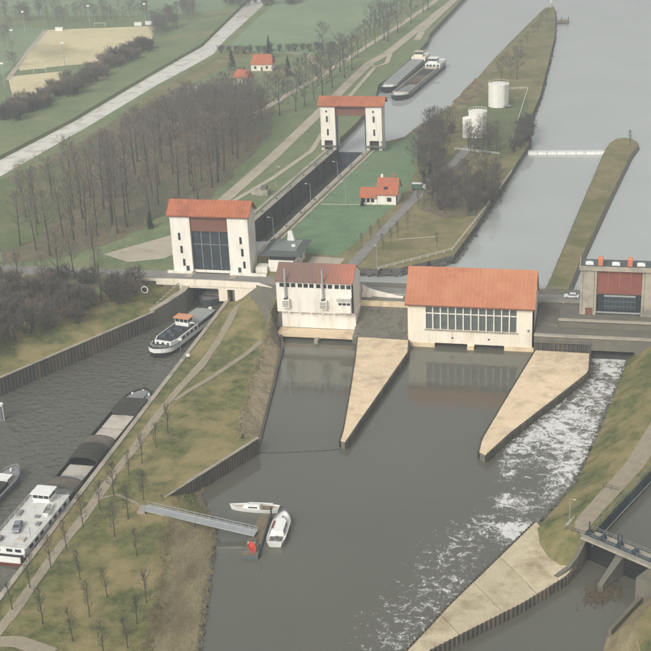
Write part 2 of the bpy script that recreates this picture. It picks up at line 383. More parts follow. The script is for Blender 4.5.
poly_sheet('plaza', [(-165, 380), (-148, 402), (-139, 390), (-143, 378), (-154, 373.5)], 8.57, 'road_pale')
poly_sheet('embankment_strip', [(-240, 905), (-222, 724), (-226, 690), (-229, 650), (-232, 600), (-229, 560), (-222, 620), (-214, 660), (-205, 715), (-214, 900)], 8.54, 'grass_dry')
# roads
ROAD = [(-600, 330), (-300, 352), (-195, 363), (-150, 363.5), (-128.9, 363), (-116, 362.6), (-100, 361.5), (-85, 359.5), (-70, 357.0), (-55, 355.9), (-20, 356.2), (60, 357), (200, 358), (1600, 380)]
ribbon('road', [p for p in ROAD if p[0] < -128], 6.6, 8.62, 'road')
ribbon('road', [p for p in ROAD if p[0] > -117], 6.8, 8.62, 'road')
ribbon('towpath_road', [(-146, 378), (-142, 437), (-138.5, 500), (-136.2, 575), (-135, 640), (-133.5, 690), (-128, 720), (-122, 800), (-114, 905), (-95, 1300)], 5.2, 8.61, 'road_pale')
ribbon('towpath_road', [(-133.5, 690), (-128.5, 680), (-124, 690), (-126, 712), (-128, 720)], 2.6, 8.64, 'road_pale')
ribbon('lock_path', [(-141, 428), (-131, 470), (-124.5, 512), (-126.5, 545), (-128.5, 600), (-128.5, 678)], 2.2, 8.64, 'road_pale')
ribbon('quay_path', [(-117.5, 755), (-119, 790), (-113.5, 905)], 4.0, 8.66, 'road_pale')
ribbon('village_road', [(-166, 575), (-161.5, 603), (-151.5, 672), (-136.5, 800), (-128, 881), (-110, 1200)], 3.6, 8.585, 'road_pale')
ribbon('farm_track', [(-153, 668), (-164, 690), (-172, 712), (-188, 720)], 3.5, 8.6, 'gravel_path')
ribbon('woodland_track', [(-178, 365), (-190, 350), (-205, 320), (-218, 290)], 3.0, 8.6, 'gravel_path')
# ---- central island between lock and river
CI = [(lock_e(364.3)+.4, 364.3), (-82.5, 364.3), (-79, 376), (-72, 376), (-65, 377.5), (-57, 384.5), (-49.8, 391), (-46, 424), (-41, 475), (-36.2, 528), (-38.6, 575), (-37.3, 618), (-38, 690), (-39, 769), (-42, 830), (-44.6, 868), (-46.5, 873), (-50.8, 866), (-59, 790), (-67.4, 706), (-70.8, 661), (-74.3, 606), (-86, 558.5), (-89.5, 537), (-100, 524), (lock_e(517)+.4, 517)]
land('lock_island', CI, 6.2, 8.5, 0.0, 'grass_dry', 'rubble')
poly_sheet('lawn', [(-108.5, 402), (lock_e(512)+2.5, 512), (-97, 522), (-88, 533), (-84, 552), (-79, 520), (-76, 470), (-77.5, 440), (-84, 398), (-87, 386), (-99, 388)], 8.54, 'grass_lawn', rough=.6)
poly_sheet('lawn', [(-69, 590), (-66, 560), (-61, 520), (-44, 505), (-41, 575), (-41, 606), (-58, 612)], 8.54, 'grass_mid', rough=.6)
poly_sheet('gravel_yard', [(-66, 455), (-76, 455), (-73, 470), (-64, 520), (-55, 512), (-62, 480)], 8.56, 'leaf_litter', rough=.6)
poly_sheet('gravel_yard', [(-77, 600), (-72, 655), (-66.5, 640), (-69, 595)], 8.56, 'scrub_soil', rough=.6)
poly_sheet('gravel_yard', [(-66, 470), (-42.5, 480), (-47.5, 432), (-58, 428), (-68, 437)], 8.56, 'leaf_litter', rough=.6)
ribbon('driveway', [(-83, 366.5), (-80.5, 378), (-77.5, 405), (-74, 432), (-71, 455), (-70.5, 470), (-63, 500), (-60, 525)], [5, 4, 3.4, 3.4, 4.5, 4, 4, 4], 8.6, 'road')
poly_sheet('parking_court', [(-95.5, 371), (-85.5, 371), (-84, 384), (-95, 385)], 8.6, 'road_pale')
ribbon('lock_path', [(-88, 441), (-104.5, 440)], 1.0, 8.6, 'road_pale')
ribbon('lock_path', [(-70.5, 404), (-58, 408)], 0.8, 8.6, 'road_pale')
# ---- breakwater
BW = [(-20.3, 364.3), (-18.7, 378), (-12.5, 450), (-5.4, 529), (-4.2, 536), (-2, 541.5), (1.5, 544.5), (5, 543.5), (7.8, 539), (8.4, 532), (5.4, 515.6), (-2, 455), (-8.8, 397), (-12, 364.3)]
land('breakwater', BW, 6.2, 7.7, 0.9, 'grass_dry', 'concrete_grey')
# ---- lower island between canal and river
SHORE = [(-400, -40), (100, -58), (160, -68), (190, -73), (206, -76.5), (227, -81), (235, -83.5), (243, -88.5), (247, -91), (256, -87.6), (268.4, -82.2), (274, -83.6), (300, -87.4), (331, -92), (341, -95.6), (353, -96.5), (360, -96.5)]
SLOPE = [(100, 10), (200, 9), (230, 10), (243, 9), (247, 9), (266, 3), (270, 4.5), (300, 5), (330, 4), (340, 2.0), (352, 1)]
WA, WB = Vector((-95.7, 239.0)), Vector((-82.0, 268.4)); WD = (WB-WA).normalized()
def hB(x, y):
    t = smooth((y-314)/44.0); s = smooth((x+114.5)/11.0)
    z = 2.7 + 1.2*smooth((x+114)/8.0) + t*s*4.6
    q = Vector((x, y))-WA; u = q.dot(WD); side = WD.x*q.y-WD.y*q.x      # > 0: behind the short sheet pile wall
    if -1.0 < u < 32.0 and y > 235:
        if side > 1.1: return z
        e = (table([(235, -83.5), (247, -91), (264, -91)], y)-x)/9.0
        return lerp(.05, 3.6, max(-.6, min(1, e)))
    e = (table(SHORE, y)-x)/table(SLOPE, y)
    if e < 1: z = lerp(0.05, z, max(-.6, e))
    return z
mb = MB(); ys = [-400, -100, 50, 120] + [150+2.0*i for i in range(105)]; nx = 40
for y in ys:
    xe = table(SHORE, y)+1.0
    for i in range(nx+1):
        f = i/nx; f = 1-(1-f)**1.5
        x = lerp(-116.1, xe, f); r = (random.uniform(-.07, .07) if 0 < i < nx else 0)
        mb.v.append((x, y, hB(x, y)+r))
for j in range(len(ys)-1):
    for i in range(nx):
        a = j*(nx+1)+i; mb.f.append((a, a+1, a+nx+2, a+nx+1))
mb.build('lower_island', 'grass', None, kind='structure')
mb = MB()
for i in range(16):
    p = WA+WD*(32.2*i/15); nn = Vector((-WD.y, WD.x))
    for o in (0.0, 1.2, 2.8): mb.v.append((p.x+nn.x*o, p.y+nn.y*o, max(lerp(3.55, 4.05, i/15), hB(p.x+nn.x*2.8, p.y+nn.y*2.8))+.03*(o < 2)))
for i in range(15):
    for k in range(2): a = i*3+k; mb.f.append((a, a+3, a+4, a+1))
mb.build('wall_backfill', 'grass', None, kind='structure')
def strip_on(name, ys, xl, xr, zoff, material, k=6, kind='structure'):
    """sheet laid on the lower island between two edge functions"""
    mb = MB()
    for y in ys:
        for i in range(k+1):
            x = lerp(xl(y), xr(y), i/k); mb.v.append((x, y, hB(x, y)+zoff))
    for j in range(len(ys)-1):
        for i in range(k):
            a = j*(k+1)+i; mb.f.append((a, a+1, a+k+2, a+k+1))
    return mb.build(name, material, None, kind=kind)
wob = lambda y, a, w: a*math.sin(y*w)+a*.6*math.sin(y*w*2.3+1)
strip_on('towpath', [150+2*i for i in range(102)], lambda y: -112.6+wob(y, .15, .2)+2.0*smooth((y-285)/30)-1.5*smooth((y-330)/20), lambda y: -110.0+wob(y, .2, .17)+2.2*smooth((y-285)/30)-1.5*smooth((y-330)/20), .09, 'gravel_path')
strip_on('reed_bank', [100+1*i for i in range(136)], lambda y: table(SHORE, y)-table(SLOPE, y)*.95+wob(y, .8, .21)+random.uniform(-.9, .9), lambda y: table(SHORE, y)+.6, .07, 'reed_slope')
strip_on('gravel_bank', [269+1*i for i in range(77)], lambda y: table(SHORE, y)-table(SLOPE, y)*1.0+wob(y, .35, .31)+random.uniform(-.5, .5), lambda y: table(SHORE, y)+.6, .07, 'bank_gravel')
strip_on('asphalt_slope', [329+.75*i for i in range(39)], lambda y: lerp(-95, -108.8, smooth((y-327)/32.0))+random.uniform(-.45, .45), lambda y: table(SHORE, y)+.4, .11, 'asphalt_slope')
# footpaths worn into the grass
ribbon('footpath', fine([(-111, 236), (-107, 238), (-102, 235.5), (-98, 232.5)], 2), .8, .11, 'gravel_path', zf=hB)
ribbon('footpath', fine([(-109.5, 287), (-104, 300), (-97, 322), (-94.5, 332)], 2), 1.6, .11, 'gravel_path', zf=hB)
ribbon('footpath', fine([G(-8, 641, 3.5), G(20, 643, 3.8), G(52, 654, 3.9)], 1), 3.4, .11, 'gravel_path', zf=hB)
# ---- dam between the islands
mb = MB()
def cross(mb, x0, x1, prof):
    n = len(prof); mb.add([(x0, y, z) for y, z in prof] + [(x1, y, z) for y, z in prof], [(i, i+1, n+i+1, n+i) for i in range(n-1)] + [tuple(range(n)), tuple(range(n, 2*n))[::-1]])
cross(mb, -106.4, -96.45, [(364.25, -5), (364.25, 8.5), (357.5, 8.5), (357.5, -5)])
cross(mb, -114.6, -106.45, [(364.25, -5), (364.25, 8.44), (358.9, 8.44), (358.9, -5)])
cross(mb, -96.4, -72.5, [(364.25, -5), (364.25, 8.5), (353.5, 8.5), (346, 5.6), (341.2, 2.2), (341.2, -5)])
cross(mb, -72.4, -56.3, [(364.25, -5), (364.25, 8.5), (352.5, 8.5), (349.6, 6.9), (338.5, 2.35), (336.6, 2.15), (336.6, -5)])
cross(mb, -56.2, -20.6, [(364.25, -5), (364.25, 8.5), (351.4, 8.5), (351.4, -5)])
cross(mb, -20.5, 200, [(364.25, -5), (364.25, 8.5), (352.6, 8.5), (352.6, -5)])
mb.build('dam_embankment', 'asphalt_slope', None, kind='structure')
mb = MB(); cross(mb, -72.3, -56.3, [(350.6, 5), (350.6, 8.0), (349.2, 8.0), (349.2, 5)])
tag(mb.build('retaining_beam', 'concrete_beige'), 'beige concrete beam along the road between pump house and power house', 'wall')
# ---- east bank
Wp = [(8.5, 352, 3), (6.5, 345, 0), (1.5, 311, 0), (-2.2, 287, 0), (-6, 265, 0), (-12.5, 246.6, 0), (-13.1, 240.5, 2.1), (-12.2, 234.5, 2.1), (-10.4, 230.3, 2.1), (-7.6, 227.3, 2.1), (-4.4, 227.6, 1.5)]
Tp = [(19, 352, 8.5), (18, 345, 8.4), (13, 311, 7.4), (10, 287, 6.4), (4, 265, 6), (-3.2, 246, 6), (-5.2, 241, 6), (-6, 238, 6), (-6, 236, 5.9), (-5.2, 234.4, 5.8), (-3.6, 232.6, 5.6)]
Pp = [(28.5, 352, 8.5), (26, 345, 8.4), (21, 311, 7.4), (17, 282, 6.4), (10.3, 262, 6), (3.4, 246, 6), (1.3, 241, 6), (0.1, 238, 6), (-.8, 236, 5.9), (-1.4, 234.4, 5.8), (-2.1, 232.8, 5.6)]
mb = MB(); K = 5
for w, t in zip(Wp, Tp):
    for i in range(K+1):
        f = i/K; bul = .5*math.sin(f*math.pi)
        mb.v.append((lerp(w[0], t[0], f), lerp(w[1], t[1], f), lerp(w[2], t[2], f)+bul*(.6 if 0 < i < K else 0)))
for j in range(len(Wp)-1):
    for i in range(K):
        a = j*(K+1)+i; mb.f.append((a, a+K+1, a+K+2, a+1))
n0 = len(mb.v); n = len(Tp)
mb.add(Tp + Pp, [(i, n+i, n+i+1, i+1)[::-1] for i in range(n-1)])
mb.add([(x, y, z) for x, y, z in Wp] + [(x-.3, y, -5) for x, y, z in Wp], [(i, i+1, n+i+1, n+i) for i in range(n-1)])
mb.build('east_bank', 'grass', None, kind='structure')
mb = MB(); Q1 = [(lerp(a[0], b[0], .12), lerp(a[1], b[1], .12), lerp(a[2], b[2], .12)+.06) for a, b in zip(Tp, Pp)]; Q2 = [(lerp(a[0], b[0], .72), lerp(a[1], b[1], .72), lerp(a[2], b[2], .72)+.06) for a, b in zip(Tp, Pp)]
mb.add(Q1 + Q2, [(i, i+1, n+i+1, n+i) for i in range(n-1)]); mb.build('towpath', 'gravel_path', None, kind='structure')
poly_sheet('side_pool_water', [(-2.2, 233.6), (11.6, 224.6), (23, 252), (35, 281), (62, 343), (62, 352), (30, 352), (17, 282), (10.3, 262)], 3.0, 'water_lower')
land('right_bank', [(10.9, 223.2), (6.9, 216), (2.6, 207), (2, 202), (3.5, 190), (8, 150), (20, 0), (30, -400), (1600, -400), (1600, 351), (66, 351), (38, 281)], .3, 6.0, 5.0, 'grass', 'reed_slope')
land('far_east_bank', [(160, 365), (150, 600), (170, 1000), (200, 2600), (1600, 2600), (1600, 365)], 6.2, 8.5, 2.0, 'meadow', 'bank_earth')
# ------------------------------------------------------------------ sheet pile walls, lock walls, aprons
def sheet_pile(name, pts, ztop, zbot, label, cat='wall', pitch=1.2, depth=.35, material='sheet_pile', cap='concrete'):
    """corrugated wall along a polyline; land lies on the left of the direction of travel"""
    t = thing(name, label, cat, (pts[0][0], pts[0][1], 0))
    mb = MB(); row = []
    for a, b in zip(pts, pts[1:]):
        A = Vector(a[:2]); B_ = Vector(b[:2]); d = B_-A; L = d.length; d.normalize(); nn = Vector((d.y, -d.x)); k = max(1, int(L/pitch))
        for i in range(k):
            for f, o in ((0, 0), (.35, 0), (.5, depth), (.85, depth)):
                u = (i+f)/k; p = A+(B_-A)*u+nn*o; row.append((p.x, p.y, u, a, b))
    za = lambda r: lerp(r[3][2] if len(r[3]) > 2 else ztop, r[4][2] if len(r[4]) > 2 else ztop, r[2])
    n = len(row)
    mb.add([(r[0], r[1], za(r)) for r in row] + [(r[0], r[1], zbot) for r in row], [(i, n+i, n+i+1, i+1) for i in range(n-1)])
    mb.build('sheet_piling', material, t)
    mb = MB()
    for a, b in zip(pts, pts[1:]):
        A = Vector((a[0], a[1], (a[2] if len(a) > 2 else ztop)+.1)); B_ = Vector((b[0], b[1], (b[2] if len(b) > 2 else ztop)+.1))
        mb.bar(A, B_, .8, .25)
    mb.build('capping_beam', cap, t)
    return t
sheet_pile('sheet_pile_wall', [sp(-60), sp(57.5)], 5.0, -5, 'long dark corrugated sheet pile wall left of the lock canal')
sheet_pile('sheet_pile_wall', [(-95.7, 239.0, 3.6), (-82.0, 268.4, 4.1)], 4.0, -5, 'short sheet pile wall slanting into the river above the gangway', pitch=.9)
# west wing wall and lock walls
t = thing('wing_wall', 'sloping concrete wing wall between sheet piling and lock bridge', 'wall', (-134, 342, 0))
MB().prism([(-134.4, 341.4), (-131.4, 347.5), (-128.6, 355), (-128.6, 362), (-130.2, 362), (-130.2, 355.5), (-132.8, 348.3), (-135.6, 342.1)], -5, [5.1, 5.9, 6.6, 6.9, 6.9, 6.6, 5.9, 5.1]).build('wall_face', 'concrete_grey', t)
MB().prism([(-134.6, 341.2), (-131.2, 347.4), (-128.4, 355), (-128.4, 361.8), (-130.4, 361.8), (-130.4, 355.5), (-133, 348.4), (-135.9, 342)], [5.12, 5.92, 6.62, 6.92, 6.92, 6.62, 5.92, 5.12], [5.4, 6.2, 6.9, 7.2, 7.2, 6.9, 6.2, 5.4]).build('coping', 'concrete', t)
mb = MB()
for i in range(9):
    f = i/8; mb.obox(lerp(-135.6, -131.2, f), lerp(343.2, 356, f), lerp(5.2, 8.4, f), 1.3, .5, .22, math.radians(66))
mb.build('step', 'concrete', t)
def lock_wall(side, label):
    f = lock_w if side < 0 else lock_e
    t = thing('lock_wall', label, 'wall', (f(440), 440, 0))
    ys = [362.0, 400, 440, 480, 518]
    out = [(f(y)+side*.0, y) for y in ys]; inn = [(f(y)+side*1.6, y) for y in ys]
    P = ccw(out + inn[::-1])
    MB().prism(P, -5, 8.45).build('chamber_face', 'concrete_dark', t)
    P2 = ccw([(x-side*.12, y) for x, y in out] + [(x+side*.25, y) for x, y in inn[::-1]])
    MB().prism(P2, 8.451, 8.78).build('coping', 'concrete', t)
    mb = MB()
    for i in range(14):
        y = 378+i*10; x = f(y)-side*.05
        for k in range(1): mb.box(x-.25, x+.25, y-.3, y+.3, .5, 8.4)
    mb.build('ladder_recess', 'void', t)
    mb = MB()
    for i in range(9):
        y = 382+i*15.5; x = f(y)+side*.8
        mb.tube([(x, y, 8.78), (x, y, 9.2)], .22, 8); mb.tube([(x, y, 9.2), (x, y, 9.32)], .32, 8)
    mb.build('bollard', 'steel_dark', t)
    return t
lock_wall(-1, 'concrete wall on the left side of the lock chamber')
lock_wall(1, 'concrete wall on the right side of the lock chamber')
# parallel light walks beside the chamber
ribbon('lock_walk', [(lock_w(y)-3.6, y) for y in (372, 420, 470, 515)], 1.3, 8.68, 'concrete')
ribbon('lock_walk', [(lock_e(y)+3.2, y) for y in (395, 420, 470, 515)], 1.0, 8.68, 'concrete')
# canal wall on the lower island
t = thing('canal_wall', 'low concrete canal wall along the tow path beside the moored barge', 'wall', (-116.5, 250, 0))
MB().prism([(-116.6, -400), (-115.9, -400), (-115.9, 361), (-116.6, 361)], -5, 2.65).build('wall_face', 'concrete_grey', t)
MB().prism([(-116.8, -400), (-115.6, -400), (-115.6, 361.1), (-116.8, 361.1)], 2.655, 2.95).build('coping', 'concrete', t)
# wing wall of the river bank beside the pump house outlet
t = thing('bank_wall', 'low stone edged bank wall left of the pump house outlet', 'wall', (-93, 335, 0))
MB().prism([(-95.0, 342), (-91.4, 331), (-86.8, 300), (-82.2, 268.6), (-82.9, 268.6), (-87.5, 300), (-92.1, 331), (-95.7, 342)][::-1], -5, [2.0, .9, .5, .4, .4, .5, .9, 2.0][::-1]).build('wall_face', 'sheet_pile', t)
# ---- concrete aprons, laid as separate slabs
def apron(label, west, east, ztop, cuts, pile_side=None, surf='concrete_beige', g=.0033):
    """wedge pier: west and east edges run from the dam to the tip (same number of points); slabs cut across it"""
    t = thing('concrete_apron', label, 'pier', (west[0][0], west[0][1], 0))
    def at(E, u):
        L = [0]
        for a, b in zip(E, E[1:]): L.append(L[-1]+math.hypot(b[0]-a[0], b[1]-a[1]))
        s = u*L[-1]
        for i in range(len(E)-1):
            if s <= L[i+1]+1e-6:
                f = (s-L[i])/(L[i+1]-L[i]); return (lerp(E[i][0], E[i+1][0], f), lerp(E[i][1], E[i+1][1], f))
        return E[-1]
    poly = ccw(west + east[::-1])
    MB().prism(offset_poly(poly, -.12), -5, ztop-.22).build('wall_face', 'concrete_grey', t)
    u0 = 0.0
    for cu in list(cuts)+[1.0]:
        us = [lerp(u0+g, cu-g, k/6) for k in range(7)]
        P = ccw([at(west, u) for u in us] + [at(east, u) for u in us[::-1]])
        MB().prism(P, ztop-.22, ztop+random.uniform(-.02, .02)).build('slab', surf, t)
        u0 = cu
    for E, s_ in ((west, -1), (east, 1)):
        if pile_side and (s_ < 0 and 'w' in pile_side or s_ > 0 and 'e' in pile_side):
            mb = MB(); row = []
            for a, b in zip(E, E[1:]):
                A = Vector(a); B_ = Vector(b); d = (B_-A).normalized(); nn = Vector((d.y, -d.x))*(1 if s_ < 0 else -1); k = max(1, int((B_-A).length/1.1))
                for i in range(k):
                    for f, o in ((0, .05), (.3, .05), (.5, .45), (.8, .45)):
                        p = A+(B_-A)*((i+f)/k)+nn*o; row.append(p)
            n = len(row); mb.add([(p.x, p.y, ztop+.12) for p in row]+[(p.x, p.y, -5) for p in row], [(i, i+1, n+i+1, n+i) for i in range(n-1)])
            mb.build('sheet_piling', 'sheet_pile', t)
            mb = MB()
            for i in range(0, n-2, 4):
                p = (row[i+2]+row[i+3])/2; q = row[i]; mb.add([(row[i+2].x, row[i+2].y, ztop+.1), (row[i+3].x, row[i+3].y, ztop+.1), (q.x, q.y, ztop+.1)], [(0, 1, 2)])
            mb.build('pile_top', 'sheet_pile', t, kind='stuff')
    return t
apron('beige concrete wedge pier between pump house and power house outlets', [(-70.8, 337), (-68.5, 322), (-65.6, 300), (-63.0, 279), (-62.7, 273.6)], [(-56.1, 336.4), (-55.0, 328), (-57.6, 306), (-60.3, 284), (-61.5, 273)], 2.1, (.27, .52, .77), 'we')
apron('beige concrete wedge pier between power house and weir channel', [(-19.8, 333.6), (-22.5, 318), (-25.8, 298), (-28.9, 279), (-28.9, 272.5)], [(-5.3, 333.2), (-5.2, 321), (-12, 306), (-22.8, 283), (-27.4, 271.2)], 2.1, (.24, .5, .76), 'we')
apron('large beige concrete apron with tapering tip below the green bank', [(-13.6, 243.3), (-20.1, 228.1), (-27.7, 210.4), (-33.2, 196.0), (-38, 184)], [(-4.5, 228.3), (-6.4, 223.5), (-14.2, 213), (-29.5, 195.9), (-37, 184)], 2.0, (.25, .42, .62, .82), 'we', 'concrete_weathered', .0015)
# ---- weir block right of the power house
t = thing('weir_block', 'stepped grey concrete weir platform under the right gate house', 'weir', (0, 340, 0))
MB().wall((-20.4, 334.0), (60, 334.0), -5, 6.2, 6.9, [(15.6, 27.2, -5, 2.6)]).build('lower_step', 'concrete_grey', t)
MB().box(-20.4, -14.2, 341, 352.5, -5, 7.0).build('side_block', 'concrete_grey', t)
MB().box(-14.1, 60, 341, 352.5, -5, 8.3).build('upper_step', 'concrete_grey', t)
MB().box(-14.3, 60, 340.5, 341.6, 8.305, 8.7).build('edge_beam', 'concrete', t)
MB().box(-20.5, 60, 333.7, 335.2, 6.205, 6.55).build('edge_beam', 'concrete', t)
mb = MB(); row = []
for i in range(13):
    for f, o in ((0, 0), (.35, 0), (.5, .35), (.85, .35)): row.append((-20.3+(i+f)*1.18, 333.9-o))
n = len(row); mb.add([(*p, 4.6) for p in row]+[(*p, -5) for p in row], [(i, n+i, n+i+1, i+1) for i in range(n-1)])
mb.build('sheet_piling', 'sheet_pile', t)
MB().box(-20.4, -5, 333.2, 334.0, 4.605, 4.9).build('edge_beam', 'concrete_grey', t)
MB().prism([(-4.7, 334.2), (6.7, 334.2), (6.7, 340.9), (-4.7, 340.9)], -4.9, [-.1, -.1, 2.2, 2.2]).build('spillway', 'concrete_dark', t)
# ---- outlet sill below the pump house
t = thing('outlet_sill', 'concrete outlet sill with two dark culverts below the pump house', 'culvert', (-83, 338, 0))
MB().wall((-94.8, 337.0), (-70.9, 337.0), -5, 2.2, 4.1, [(1.0, 11.3, -5, 1.0), (12.6, 23.0, -5, 1.0)]).build('sill_wall', 'concrete_beige', t)
MB().box(-94.8, -70.9, 341.3, 341.6, -5, 1).build('culvert_back', 'void', t)
MB().box(-83.4, -82.3, 334.9, 336.98, -5, 1.3).build('pier', 'concrete', t)
# ------------------------------------------------------------------ buildings
def xprof(mb, x0, x1, prof):
    n = len(prof); return mb.add([(x0, y, z) for y, z in prof]+[(x1, y, z) for y, z in prof], [tuple(range(n)), tuple(range(n, 2*n))[::-1]]+[(i, n+i, n+(i+1) % n, (i+1) % n) for i in range(n)])
def gable_x(mb, x0, x1, y0, y1, ze, zr, th=.3, yr=None):
    """two-slope roof shell, ridge along x"""
    yr = (y0+y1)/2 if yr is None else yr
    return xprof(mb, x0, x1, [(y0, ze), (yr, zr), (y1, ze), (y1, ze+th), (yr, zr+th*1.15), (y0, ze+th)])
def gable_end(mb, x0, x1, y0, y1, ze, zr, yr=None):
    """solid triangle wall under a two-slope roof"""
    yr = (y0+y1)/2 if yr is None else yr
    return xprof(mb, x0, x1, [(y0, ze), (yr, zr), (y1, ze)])
def ribs(t, roof, x0, x1, step, y0, y1, ze, zr, th, material, name='roof_rib', yr=None, rot=False):
    yr = (y0+y1)/2 if yr is None else yr; mb = MB(); k = int((x1-x0)/step)
    for i in range(k+1):
        x = x0+(x1-x0)*i/k
        mb.bar((x, y0, ze+th+.03), (x, yr, zr+th*1.15+.03), .07, .08); mb.bar((x, yr, zr+th*1.15+.03), (x, y1, ze+th+.03), .07, .08)
    return mb.build(name, material, roof, kind='stuff')
def slit(t, x, z0, z1, y, w=.8, inset=.25, material='glass_dark'):
    return MB().box(x-w/2, x+w/2, y+inset, y+inset+.08, z0, z1).build('window', material, t)
def gate_house(name, label, y0, depth, tw, z0, ze, zr, x_roof, slits, doors):
    """lift gate house: two towers under one gabled roof. tw: tower x-ranges"""
    t = thing(name, label, 'gate house', ((tw[0][0]+tw[1][1])/2, y0+depth/2, z0))
    for k, (a, b) in enumerate(tw):
        tm = MB(); hol = [(x-.4-a, x+.4-a, q0, q1) for kk, x, q0, q1 in slits if kk == k] + [(x-.55-a, x+.55-a, z0, z0+2.5) for kk, x in doors if kk == k]
        tm.wall((a, y0), (b, y0), z0, ze, .5, hol); tm.box(a, b, y0+.5, y0+depth, z0, ze)
        T = tm.build('tower', 'plaster_white', t)
        for kk, x, q0, q1 in slits:
            if kk == k: slit(T, x, q0, q1, y0)
        for kk, x in doors:
            if kk == k: MB().box(x-.5, x+.5, y0+.25, y0+.33, z0, z0+2.4).build('door', 'steel_dark', T)
        # windows on the outer flank of the right tower
    R = gable_x(MB(), x_roof[0], x_roof[1], y0-.7, y0+depth+.7, ze-.1, zr, .35).build('roof', 'roof_gate', t)
    ribs(t, R, x_roof[0]+.2, x_roof[1]-.2, 1.05, y0-.7, y0+depth+.7, ze-.1, zr, .35, 'roof_gate')
    for q in (tw[0][0]+.1, tw[1][1]-.5): gable_end(MB(), q, q+.4, y0, y0+depth, ze, zr-.15).build('gable', 'plaster_white', t)
    MB().box(x_roof[0]+.1, x_roof[1]-.1, y0-.62, y0-.5, ze-.4, ze-.02).build('gutter', 'rust_beam', t)
    return t
# lower gate house with the gate raised
t = gate_house('lock_gate_house', 'near white lock gate house with orange roof and raised dark gate', 366, 8.0, [(-135.6, -129.2), (-117.0, -110.4)], 8.45, 27.6, 31.2, (-136.5, -109.6),
    [(0, -132.9, 19.3, 21.8), (0, -132.5, 15.0, 17.5), (0, -132.0, 10.8, 13.2), (1, -113.0, 18.6, 21.0), (1, -112.7, 14.6, 17.2), (1, -112.3, 10.6, 13.0)], [(0, -130.9), (1, -113.9)])
MB().box(-129.19, -117.01, 366.6, 368.4, 22.3, 27.5).build('head_beam', 'rust_beam', t)
gt = MB().box(-129.15, -117.05, 367.3, 367.9, 9.6, 22.2).build('lift_gate', 'steel_dark', t)
for i in range(5):
    x = lerp(-129.0, -117.2, i/4); MB().box(x-.18, x+.18, 367.0, 367.29, 9.7, 22.1).build('gate_rib', 'steel_grey' if i in (1, 2, 3) else 'steel_dark', gt)
for i in range(4):
    z = lerp(9.8, 21.9, i/3); MB().box(-129.1, -117.1, 367.05, 367.28, z-.15, z+.15).build('gate_beam', 'steel_dark' if i != 2 else 'steel_grey', gt)
MB().box(-129.1, -117.1, 369.2, 369.5, 15.0, 22.0).build('rear_beam', 'steel_dark', t)
MB().box(-137.5, -129.2, 365.0, 366.0-.02, 8.45, 9.3).build('plinth', 'plaster_white', t)
MB().box(-129.1, -117.1, 366.9, 367.2, 8.56, 9.4).build('threshold', 'plaster_white', t)
MB().box(-117.0, -105.2, 365.0, 366.0-.02, 8.45, 9.3).build('plinth', 'plaster_white', t)
# upper gate house, gate lowered
t = gate_house('lock_gate_house', 'far white lock gate house with orange roof, open between its towers', 514, 7.5, [(-120.6, -114.5), (-101.6, -95.0)], 12.6, 27.2, 30.0, (-121.8, -93.7),
    [(0, -117.9, 20.2, 22.8), (0, -117.7, 14.6, 17.4), (0, -118.1, 24.3, 25.1), (1, -98.3, 20.2, 22.8), (1, -98.2, 14.6, 17.4), (1, -98.5, 24.3, 25.1)], [])
MB().box(-114.49, -101.61, 515, 520.5, 22.8, 26.9).build('head_beam', 'rust_beam', t)
for a, b in ((-120.6, -114.5), (-101.6, -95.0)):
    for x0, x1 in ((a, a+1.3), (b-1.3, b)):
        MB().box(x0, x1, 514, 521.5, 8.45, 12.6).build('leg', 'plaster_white', t)
    MB().box(a+1.3, b-1.3, 515.8, 521.4, 8.45, 12.6).build('base_wall', 'concrete_dark', t)
    MB().box(a-.2, b+.3, 512.6, 513.98, 10.2, 10.5).build('platform', 'concrete_grey', t)
MB().box(-114.6, -101.4, 517.5, 518.4, -5, 6.55).build('lift_gate', 'steel_dark', t)
for x in (-114.0, -102.1): MB().box(x-.25, x+.25, 515.2, 515.7, 8.5, 22.8).build('guide_rail', 'steel_dark', t)
mb = MB()
for x in (-95.2, -93.6): 
    for y in (512.4, 514.8): mb.bar((x, y, 8.5), (x, y, 12.4), .2)
mb.box(-95.4, -93.2, 512.3, 515, 12.4, 12.6).box(-95.4, -93.2, 512.3, 515, 10.3, 10.45); mb.build('stair_tower', 'steel_grey', t)
# bridge over the lock
t = thing('lock_bridge', 'white road bridge with pale parapet crossing the lock canal', 'bridge', (-123, 362, 0))
MB().wall((-142.5, 358.3), (-106.5, 358.3), 2.5, 7.35, 7.5, [(6.3, 8.7, 2.5, 6.5), (11.7, 23.6, 2.5, 6.6), (26.4, 28.8, 2.5, 6.4)]).build('abutment', 'plaster_cream', t)
MB().box(-142.5, -106.5, 358.0, 366.4, 7.355, 8.45).build('deck_slab', 'plaster_cream', t)
MB().box(-129.0, -114.6, 359.6, 366.0, 8.455, 8.6).build('road_surface', 'road', t)
mb = MB(); k = 12
for i in range(k):
    xa, xb = lerp(-143, -105.6, i/k), lerp(-143, -105.6, (i+1)/k); h = lambda x: 9.15+.25*math.sin((x+143)/37.4*math.pi)
    mb.prism([(xa, 358.0), (xb, 358.0), (xb, 358.5), (xa, 358.5)], 8.46, [h(xa), h(xb), h(xb), h(xa)])
mb.build('parapet', 'plaster_cream', t)
MB().prism([(-146.5, 357.4), (-143.05, 358.0), (-143.05, 358.5), (-146.5, 357.9)], 6.2, [8.6, 9.15, 9.15, 8.6]).build('wing', 'plaster_cream', t)
MB().prism([(-106.4, 358.0), (-100.5, 355.6), (-100.3, 356.2), (-106.2, 358.6)], 6.0, [9.15, 8.5, 8.5, 9.15]).build('wing', 'plaster_cream', t)
